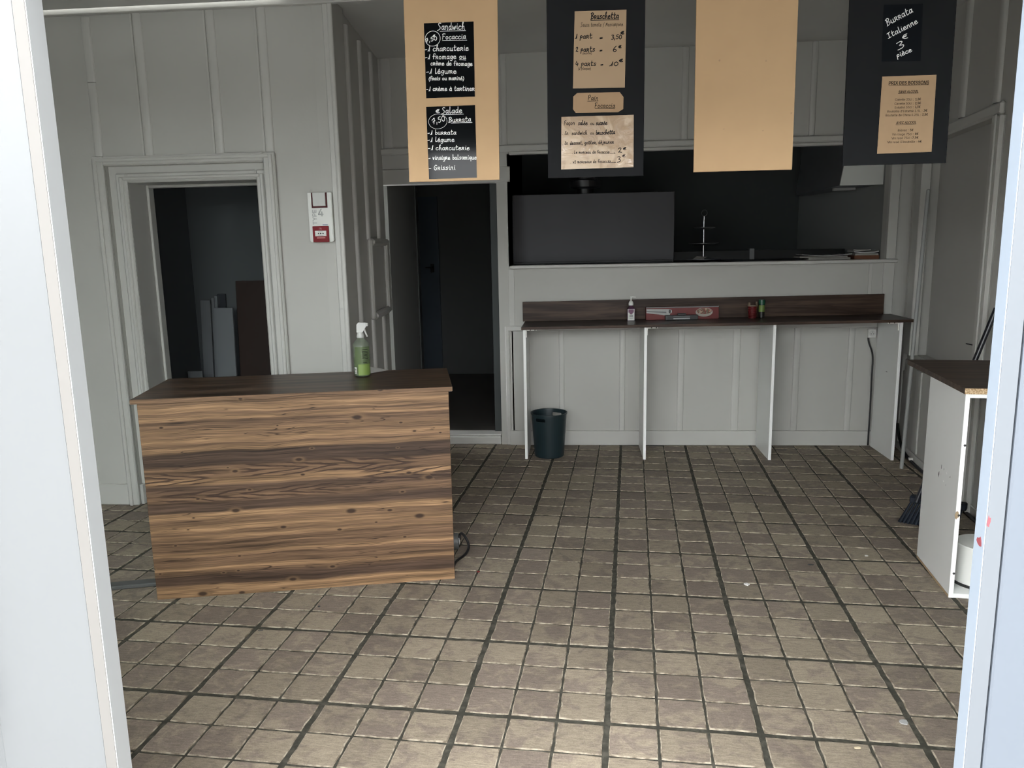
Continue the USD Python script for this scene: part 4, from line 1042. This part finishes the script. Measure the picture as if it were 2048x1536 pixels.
fz = on_table(0.66)
cb = thing('foil_box', 'long red cardboard box printed with a foil roll and a dish, on the bar table', 'box', (0.66, 3.07, fz))
def tl(m):
    m = tm(m)
    m.vertices[:, 2] += 0.0095 * (m.vertices[:, 0] - 0.66)
    return m
part(cb, 'carton', tl(box(0.392, 0.930, 3.045, 3.118, fz + 0.0005, fz + 0.094, 0.001)), 'red_card')
part(cb, 'lid_edge', tl(box(0.392, 0.930, 3.0435, 3.046, fz + 0.088, fz + 0.0965)), 'foil_shade')
def face(poly, d=0.0006, y=3.045):
    return tl(upright(plate(poly, d), 0.392, y, fz))
part(cb, 'foil_picture', face(Polygon([(0.002, 0.052), (0.002, 0.083), (0.155, 0.080), (0.178, 0.078), (0.178, 0.034), (0.15, 0.032), (0.08, 0.043)])), 'foil')
part(cb, 'foil_fold', face(Polygon([(0.002, 0.062), (0.002, 0.070), (0.15, 0.060), (0.15, 0.050)]), 0.0009), 'foil_shade')
part(cb, 'roll_end', face(Point(0.176, 0.062).buffer(0.016), 0.0012), 'foil')
part(cb, 'roll_core', face(Polygon([(0.176 + 0.008 * math.cos(t), 0.062 + 0.014 * math.sin(t)) for t in np.linspace(0, 2 * np.pi, 20)]), 0.0016), 'black_plastic')
ell = lambda cx, cz, rx, rz, n=28: Polygon([(cx + rx * math.cos(t), cz + rz * math.sin(t)) for t in np.linspace(0, 2 * np.pi, n)])
part(cb, 'dish_picture', face(ell(0.430, 0.052, 0.063, 0.034).intersection(Polygon([(0, 0.01), (0.6, 0.01), (0.6, 0.082), (0, 0.082)])), 0.0008), 'plate_print')
part(cb, 'food_picture', face(ell(0.430, 0.059, 0.055, 0.022), 0.0012), 'pizza_print')

tz = on_table(0.65)
bt = thing('tape_dispenser', 'flat black plastic holder with a white label leaning on the red box', 'holder', (0.655, 3.02, tz))
part(bt, 'case', tl(box(0.530, 0.772, 3.000, 3.040, tz + 0.0005, tz + 0.037, 0.003)), 'black_plastic')
part(bt, 'grip', tl(join(box(0.622, 0.684, 3.008, 3.034, tz + 0.036, tz + 0.050, 0.003))), 'black_plastic')
part(bt, 'white_label', tl(box(0.590, 0.712, 2.9985, 3.0005, tz + 0.006, tz + 0.016)), 'foil')
part(bt, 'ridge', tl(box(0.590, 0.712, 2.9985, 3.0005, tz + 0.024, tz + 0.028)), 'steel_dark')

gx_ = 1.176
gz = on_table(gx_)
rt = thing('red_tumbler', 'red woven tumbler with a torn beige rim on the bar table', 'tumbler', (gx_, 3.045, gz))
part(rt, 'cup', xf(lathe([(0, 0), (0.027, 0), (0.0345, 0.090), (0.0320, 0.090), (0.025, 0.004), (0, 0.004)], 36), loc=(gx_, 3.045, gz)), 'red_tumbler', smooth=35)
ribs = [xf(lathe([(0.0275 + 0.0075 * z / 0.09, z), (0.0290 + 0.0075 * z / 0.09, z + 0.0025), (0.0275 + 0.0075 * z / 0.09, z + 0.005)], 30), loc=(gx_, 3.045, gz)) for z in np.arange(0.006, 0.082, 0.0095)]
part(rt, 'weave_ring', join(*ribs), 'red_tumbler')
part(rt, 'rim', xf(lathe([(0.0335, 0.087), (0.0370, 0.089), (0.0370, 0.094), (0.0330, 0.094)], 36), loc=(gx_, 3.045, gz)), 'beige_rim', smooth=35)
def shell(u0, u1, r, z0, z1):
    a = np.linspace(u0, u1, 9)
    pts = [(r * math.cos(t), r * math.sin(t)) for t in a] + [((r - 0.002) * math.cos(t), (r - 0.002) * math.sin(t)) for t in a[::-1]]
    return xf(plate(Polygon(pts), z1 - z0), loc=(gx_, 3.045, gz + z0))
part(rt, 'collar_flap', join(shell(-0.9, 0.7, 0.037, 0.092, 0.120)), 'beige_rim')
part(rt, 'collar_flap', join(shell(2.5, 4.0, 0.036, 0.092, 0.118)), 'beige_rim')
sx_ = 1.246
sz_ = on_table(sx_)
sj = thing('spice_jar', 'small dark spice jar with a green cap beside the red tumbler', 'jar', (sx_, 3.060, sz_))
Sj = (sx_, 3.060, sz_)
part(sj, 'jar', lathe([(0, 0), (0.0215, 0), (0.0225, 0.004), (0.0225, 0.098), (0, 0.1)], 30, Sj), 'dark_spice', smooth=35)
part(sj, 'label', lathe([(0.0224, 0.044), (0.0230, 0.044), (0.0230, 0.094), (0.0224, 0.094)], 30, Sj), 'green_label')
part(sj, 'cap', lathe([(0, 0.098), (0.0245, 0.098), (0.0245, 0.130), (0.0225, 0.134), (0, 0.134)], 30, Sj), 'green_cap', smooth=35)

# ------------------------------------------------------------------ socket and cables
so = thing('wall_socket', 'white French power socket with a surface box under the right end of the bar table', 'socket', (2.090, 3.18, 0.845))
part(so, 'plate', box(2.062, 2.118, 3.152, 3.18, 0.842, 0.908, 0.003), 'white_plastic')
part(so, 'well', xf(lathe([(0, 0), (0.0225, 0), (0.0225, 0.003), (0.0205, 0.003), (0.0205, 0.001), (0, 0.001)], 30), rx=math.pi / 2, loc=(2.090, 3.1522, 0.874)), 'grey_plastic', smooth=35)
hole = lambda x, z, r=0.0032: xf(lathe([(0, 0), (r, 0), (r, 0.0012), (0, 0.0012)], 14), rx=math.pi / 2, loc=(x, 3.1515, z))
part(so, 'pin_hole', join(hole(2.0815, 0.872), hole(2.0985, 0.872), hole(2.091, 0.885, 0.0026)), 'black_plastic')
cbl = thing('socket_cable', 'black power cable hanging from the wall socket down the back wall', 'cable', (2.07, 3.165, 0.84))
part(cbl, 'cord', tube([(2.066, 3.164, 0.842), (2.078, 3.160, 0.79), (2.100, 3.160, 0.73), (2.1085, 3.160, 0.665), (2.1075, 3.158, 0.60), (2.1085, 3.155, 0.42), (2.108, 3.15, 0.18), (2.108, 3.15, 0.008)], 0.0062, 10), 'cable_black', smooth=True)
def rw(y, t, z):
    s = (y - 2.966) / DR[1]
    n = np.array([-DR[1], DR[0]])
    p = OR + DR * s + n * t
    return (p[0], p[1], z)
fc = thing('floor_cable', 'black cable running along the foot of the right wall with a white clip', 'cable', rw(2.2, 0.016, 0.0))
part(fc, 'cord', tube([rw(3.06, 0.022, 0.20), rw(3.0, 0.022, 0.11), rw(2.9, 0.021, 0.045), rw(2.75, 0.021, 0.018), rw(2.5, 0.021, 0.011), rw(2.2, 0.020, 0.011), rw(1.8, 0.021, 0.011), rw(1.4, 0.020, 0.011), rw(1.0, 0.020, 0.011)], 0.0105, 10), 'cable_black', smooth=True)
part(fc, 'clip', along(OR, DR, box((2.70 - 2.966) / DR[1], (2.675 - 2.966) / DR[1], 0.008, 0.036, 0.020, 0.036, 0.002)), 'white_plastic', label='white cable clip')

# ------------------------------------------------------------------ the leaning poles
pl = thing('broom_pole', 'long grey broom handle leaning against the right wall beside the bar table', 'pole', (2.119, 2.543, 0))
pa, pb2 = np.array([2.119, 2.543, 0.0]), np.array([2.243, 2.735, 1.889])
part(pl, 'handle', rod(pa, pb2, 0.0125, 20), 'pole_grey', smooth=40)
e = (pb2 - pa) / np.linalg.norm(pb2 - pa)
part(pl, 'end_cap', trimesh.creation.icosphere(2, 0.0128).apply_translation(pb2), 'pole_grey', smooth=True)

hk = thing('wall_nail', 'thin dark nail sticking out of the right wall doorway casing', 'nail', rw(1.72, 0.0, 0.97))
part(hk, 'nail', rod(rw(1.712, 0.02, 0.972), rw(1.80, 0.030, 0.970), 0.0035, 8), 'dark_scuff')

# ------------------------------------------------------------------ low cabinet on the right
RZ = -0.115
C0 = (1.518, 0.510, 0.0)
cb2 = thing('low_cabinet', 'low open white cabinet with a dark wood worktop beside the right wall', 'cabinet', C0, RZ)
CWD, CH = 0.60, 0.925
part(cb2, 'side_panel', box(0.0, 0.018, 0.002, 0.462, 0.0, CH, 0.0008), 'melamine', world=False)
part(cb2, 'side_panel', box(CWD - 0.018, CWD, 0.002, 0.462, 0.0, CH, 0.0008), 'melamine', world=False)
part(cb2, 'edge_band', box(-0.0002, 0.0182, -0.0006, 0.002, 0.0, CH), 'melamine_edge', world=False)
part(cb2, 'edge_band', box(CWD - 0.0182, CWD + 0.0002, -0.0006, 0.002, 0.0, CH), 'melamine_edge', world=False)
part(cb2, 'bottom_panel', box(0.018, CWD - 0.018, 0.0, 0.462, 0.0, 0.021, 0.0008), 'melamine_edge', world=False)
part(cb2, 'top_rail', box(0.018, CWD - 0.018, 0.0, 0.08, CH - 0.017, CH, 0.0008), 'melamine_edge', world=False)
part(cb2, 'worktop', box(-0.006, CWD + 0.02, -0.004, 0.825, CH, CH + 0.026, 0.001), 'walnut_worn', world=False)
part(cb2, 'raw_edge', box(-0.0058, CWD + 0.0198, -0.0056, -0.0041, CH + 0.0005, CH + 0.0255), 'chipboard', world=False, label='bare chipboard front edge')
part(cb2, 'base_strip', box(-0.0012, 0.0, 0.004, 0.460, 0.0, 0.012), 'raw_wood_chip', world=False)
part(cb2, 'hinge_block', join(box(0.0185, 0.054, 0.10, 0.165, 0.435, 0.545, 0.010), box(0.054, 0.058, 0.12, 0.15, 0.44, 0.54, 0.001)), 'white_plastic', world=False, label='white plastic hinge cover')
for z, m_, w in ((0.70, 'dark_scuff', 0.005), (0.385, 'dark_scuff', 0.005), (0.115, 'dark_scuff', 0.005)):
    part(cb2, 'dowel_hole', upright(plate(Point(0, 0).buffer(w), 0.0006), 0.0135, -0.0006, z), m_, world=False)
part(cb2, 'chipped_spot', upright(plate(blob(0.020, 0.040, 9), 0.0005), 0.007, -0.0006, 0.385), 'raw_wood_chip', world=False)
for i, (y, z, w, h, m_) in enumerate(((0.217, 0.543, 0.006, 0.024, 'dark_scuff'), (0.243, 0.500, 0.007, 0.030, 'dark_scuff'), (0.182, 0.540, 0.006, 0.012, 'grey_scuff'), (0.146, 0.533, 0.008, 0.012, 'chalk'), (0.178, 0.485, 0.014, 0.009, 'chalk'), (0.100, 0.528, 0.006, 0.009, 'dark_scuff'), (0.146, 0.476, 0.006, 0.007, 'grey_scuff'))):
    part(cb2, 'scuff', xf(upright(plate(blob(w, h, 20 + i), 0.0006)), rz=-math.pi / 2, loc=(-0.0001, y, z)), m_, world=False)

bk = thing('white_bucket', 'white plastic drum with a dark rim standing inside the low cabinet', 'bucket', (1.70, 0.60, 0.022))
Bk = (1.708, 0.632, 0.022)
part(bk, 'drum', lathe([(0, 0.0), (0.118, 0.0), (0.122, 0.004), (0.112, 0.185), (0.108, 0.190), (0, 0.190)], 48, Bk), 'white_plastic', smooth=35)
part(bk, 'rim', lathe([(0.119, 0.004), (0.127, 0.006), (0.127, 0.016), (0.119, 0.018)], 48, Bk), 'black_plastic', smooth=35)

br = thing('broom', 'dark blue broom with a black handle leaning behind the low cabinet', 'broom', (1.80, 1.42, 0))
bl = []
bang = -0.55
for i in range(15):
    for j in range(2):
        u = -0.02 + i * 0.0175
        base = np.array([u, 0.03 * j, 0.115])
        tip = base + np.array([-0.045 + 0.002 * i, -0.055, -0.112])
        m = tube([base, tip], np.array([0.006, 0.010]), 6)
        bl.append(m)
bm = xf(join(*bl), rz=bang, loc=(1.765, 1.475, 0.0))
part(br, 'bristles', bm, 'bristle_blue', kind='stuff')
part(br, 'stock', xf(box(-0.03, 0.25, -0.012, 0.045, 0.112, 0.150, 0.006), rz=bang, loc=(1.765, 1.475, 0.0)), 'bristle_blue')
part(br, 'handle', rod((1.762, 1.452, 0.125), (2.094, 1.452, 1.205), 0.0135, 16), 'black_tube', smooth=40)

# ------------------------------------------------------------------ behind the counter
cd = thing('power_cord', 'black power cord looping on the floor behind the counter', 'cord', (-0.74, 0.95, 0))
part(cd, 'cord', tube([(-0.754, 0.993, 0.052), (-0.742, 0.992, 0.088), (-0.716, 0.970, 0.070), (-0.699, 0.945, 0.038), (-0.712, 0.890, 0.012), (-0.742, 0.820, 0.009), (-0.748, 0.760, 0.009), (-0.742, 0.690, 0.009)], 0.0068, 10), 'cable_black', smooth=True)
dr = thing('cable_plug', 'round grey plastic coupling on the floor behind the right side of the counter', 'plug', (-0.791, 0.985, 0))
part(dr, 'body', xf(lathe([(0, -0.026), (0.040, -0.026), (0.044, -0.021), (0.044, 0.021), (0.040, 0.026), (0, 0.026)], 30), ry=math.pi / 2, rz=0.209, loc=(-0.785, 0.986, 0.0445)), 'plank_grey', smooth=35)
part(dr, 'ring', xf(lathe([(0.012, 0.026), (0.019, 0.026), (0.019, 0.031), (0.012, 0.031)], 24), ry=math.pi / 2, rz=0.209, loc=(-0.785, 0.986, 0.0445)), 'pole_grey', smooth=35)
pk = thing('floor_plank', 'grey board lying on the floor at the left foot of the counter', 'board', (-2.45, 0.47, 0))
part(pk, 'board', xf(box(-0.62, 0.36, -0.0, 0.060, 0.0005, 0.020, 0.004), rz=0.262, loc=(-2.36, 0.418, 0)), 'plank_grey')

# ------------------------------------------------------------------ store room boards
def leaner(name, label, x0, x1, h, th, mat, ybase, tip=0.0):
    b = thing(name, label, 'board', ((x0 + x1) / 2, ybase, 0), group=None)
    m = xf(box(x0, x1, 0, th, 0, h, 0.001))
    m.vertices[:, 1] += ybase + 0.10 * m.vertices[:, 2] / h * 1.0
    m.vertices[:, 0] += tip * m.vertices[:, 2]
    part(b, 'board', m, mat)
leaner('leaning_board', 'narrow pale board leaning in the store room corner, leftmost of the group', -2.965, -2.888, 1.215, 0.016, 'board_light', 2.70)
leaner('leaning_board', 'thin pale batten on edge, left one of two beside the wide pale board', -2.862, -2.842, 1.235, 0.045, 'board_light', 2.67)
leaner('leaning_board', 'thin pale batten on edge, right one of two beside the wide pale board', -2.828, -2.806, 1.250, 0.045, 'board_light', 2.665, -0.006)
leaner('leaning_board', 'dark slate board leaning behind the wide pale board', -2.835, -2.770, 1.262, 0.012, 'board_blue', 2.712)
leaner('leaning_board', 'wide pale board leaning in the store room in front of the brown board', -2.800, -2.655, 1.165, 0.018, 'board_light', 2.60, -0.015)
leaner('leaning_board', 'dark brown board leaning at the right side of the store room', -2.67, -2.22, 1.358, 0.020, 'board_brown', 2.695, -0.004)
ob = thing('offcut_board', 'short pale offcut standing at the foot of the boards in the store room', 'board', (-2.94, 2.60, 0))
part(ob, 'board', box(-2.985, -2.875, 2.55, 2.566, 0, 0.715, 0.001), 'board_light')

# ------------------------------------------------------------------ kitchen seen through the hatch
bx_ = thing('kitchen_ledge', 'low black crate at the back of the hatch counter behind the cake stand', 'ledge', (1.4, 3.92, 1.4257))  # stands for the black band along the back of the shelf, a ledge
part(bx_, 'front', box(0.66, 2.10, 3.90, 3.94, 1.4257, 1.50, 0.002), 'black_surface')
part(bx_, 'post', box(1.315, 1.355, 3.86, 3.8995, 1.4257, 1.515, 0.002), 'steel_dark')
ov = thing('oven', 'big dark grey oven back standing inside the hatch on the left', 'oven', (0.0, 3.6, 1.4255))
part(ov, 'body', box(-0.640, 0.640, 3.45, 3.88, 1.4255, 1.972, 0.004), 'oven_dark')
part(ov, 'foot_rail', box(-0.63, 0.63, 3.446, 3.455, 1.428, 1.445, 0.002), 'black_surface')
part(ov, 'flue', lathe([(0, 1.972), (0.075, 1.972), (0.075, 2.02), (0.125, 2.035), (0.125, 2.085), (0.075, 2.10), (0.075, 2.62), (0, 2.62)], 36, (-0.057, 3.70, 0)), 'black_plastic', smooth=35)
hd = thing('range_hood', 'white range hood hanging in the kitchen at the right end of the hatch', 'hood', (2.05, 3.7, 2.0))
part(hd, 'front_plate', tm(m3.Manifold.hull_points(np.array([(x, y, z) for y in (3.385, 3.40) for x, z in ((1.868, 1.980), (2.185, 1.980), (2.185, 2.60), (1.965, 2.60))]))), 'hood_white')
part(hd, 'canopy', tm(m3.Manifold.hull_points(np.array([(1.872, 3.401, 1.982), (2.185, 3.401, 1.982), (1.905, 4.75, 1.982), (2.04, 4.75, 1.982), (1.966, 3.401, 2.60), (2.185, 3.401, 2.60), (1.98, 4.75, 2.60), (2.04, 4.75, 2.60)]))), 'steel_dark')
part(hd, 'lamp_strip', box(1.93, 2.10, 3.72, 3.76, 1.962, 1.9825, 0.002), 'foil')

cs = thing('cake_stand', 'tiered black cake stand with a thin steel rod on the hatch counter', 'cake stand', (0.866, 3.42, 1.4255))
Cs = (0.866, 3.42, 1.4255)
part(cs, 'rod', rod((0.866, 3.42, 1.43), (0.864, 3.42, 1.775), 0.0042, 12), 'chrome', smooth=40)
for r, z in ((0.135, 0.004), (0.115, 0.128), (0.085, 0.250)):
    part(cs, 'tier_plate', lathe([(0, z), (r * 0.7, z), (r, z + 0.012), (r, z + 0.015), (r * 0.7, z + 0.004), (0, z + 0.004)], 44, Cs), 'plate_black', smooth=35)
part(cs, 'top_ring', tube([(0.866 + 0.022 * math.cos(a), 3.42, 1.800 + 0.024 * math.sin(a)) for a in np.linspace(0, 2 * np.pi, 20)], 0.0022, 8, 1), 'plate_black', smooth=True)
pp = thing('paper_sheet', 'grey paper sheet lying on the bottom tier of the cake stand', 'paper', (0.83, 3.37, 1.445))
part(pp, 'sheet', (np.array([(0.772, 3.345, 1.446), (0.852, 3.335, 1.452), (0.888, 3.375, 1.462), (0.812, 3.405, 1.470), (0.772, 3.345, 1.4445), (0.852, 3.335, 1.4505), (0.888, 3.375, 1.4605), (0.812, 3.405, 1.4685)]), np.array([[0, 1, 2], [0, 2, 3], [4, 6, 5], [4, 7, 6], [0, 5, 1], [0, 4, 5], [1, 6, 2], [1, 5, 6], [2, 7, 3], [2, 6, 7], [3, 4, 0], [3, 7, 4]])), 'carton_grey')
def flat_pack(label, x0, x1, y0, y1, z, t, mat, lift=0.0, name='flat_carton'):
    b = thing(name, label, 'carton', ((x0 + x1) / 2, (y0 + y1) / 2, z))
    n = 8
    xs = np.linspace(x0, x1, n)
    zz = z + lift * ((xs - (x0 + x1) / 2) / (x1 - x0) * 2) ** 2
    v, f = [], []
    for x, q in zip(xs, zz):
        v += [(x, y0, q), (x, y1, q), (x, y1, q + t), (x, y0, q + t)]
    for i in range(n - 1):
        for a, c in ((0, 1), (1, 2), (2, 3), (3, 0)):
            f.append([4 * i + a, 4 * i + c, 4 * i + 4 + c, 4 * i + 4 + a])
    f += [[0, 3, 2, 1], [4 * n - 4, 4 * n - 3, 4 * n - 2, 4 * n - 1]]
    m = trimesh.Trimesh(np.array(v), np.vstack([[a, b_, c] for a, b_, c, d in f] + [[a, c, d] for a, b_, c, d in f]), process=False)
    m.fix_normals()
    part(b, 'folded_sheet', m, mat)
flat_pack('bottom grey folded carton of the left pile at the hatch sill', 1.635, 1.945, 3.29, 3.47, 1.4262, 0.016, 'carton_grey')
flat_pack('middle grey folded carton of the left pile, jutting out to the left', 1.575, 1.93, 3.31, 3.48, 1.4430, 0.010, 'carton_grey')
flat_pack('top warped pale carton of the left pile at the hatch sill', 1.585, 1.955, 3.29, 3.46, 1.4540, 0.005, 'foil', 0.012)
flat_pack('brown box at the bottom of the right pile at the hatch sill', 1.972, 2.155, 3.29, 3.46, 1.4262, 0.028, 'carton_brown', name='brown_box')
flat_pack('lower pale folded carton on the brown box', 1.978, 2.148, 3.29, 3.45, 1.4550, 0.014, 'carton_grey')
flat_pack('upper curled pale carton on the brown box', 1.970, 2.152, 3.295, 3.45, 1.4700, 0.009, 'foil', 0.010)
flat_pack('small pale sheet topmost on the right pile', 1.968, 2.095, 3.30, 3.43, 1.4890, 0.007, 'carton_grey', 0.004)

# ------------------------------------------------------------------ litter on the floor
def bit(name, label, x, y, w, h, seed, mat, t=0.003):
    b = thing(name, label, 'litter', (x, y, 0.0006))
    part(b, 'scrap', xf(plate(blob(w, h, seed), t), loc=(x, y, 0.0006)), mat)
bit('paper_scrap', 'white paper scrap on the tiles in the middle of the room', 0.656, 0.605, 0.030, 0.022, 31, 'paper_white', 0.006)
bit('plaster_chip', 'pale plaster chip on the tiles near the right door jamb', 0.949, -0.442, 0.030, 0.030, 32, 'foil', 0.004)
bit('wood_splinter', 'yellow splinter on the tiles near the front right', 0.749, -0.588, 0.026, 0.010, 33, 'yellow_bit', 0.003)
bit('red_crumb', 'dark red crumb on the tiles right of the counter', -0.618, 0.703, 0.016, 0.012, 34, 'red_bit', 0.004)
bit('white_crumb', 'small white crumb on the tiles left of the low cabinet', 1.326, 0.972, 0.022, 0.012, 35, 'paper_white', 0.003)
bit('dark_crumb', 'small black crumb on a tile in front of the counter', -1.290, 0.30, 0.014, 0.009, 36, 'dark_scuff', 0.003)
bit('dark_flake', 'long black flake on a tile at the front left of the floor', -1.469, 0.074, 0.024, 0.008, 37, 'dark_scuff', 0.002)
bit('dark_leaf', 'dark curled leaf bit on the tiles near the low cabinet', 1.019, 0.849, 0.034, 0.012, 38, 'dark_scuff', 0.003)
bit('dark_smudge', 'dark flat scrap on the tiles beside the broom pole', 2.135, 2.43, 0.06, 0.035, 39, 'dark_scuff', 0.0015)
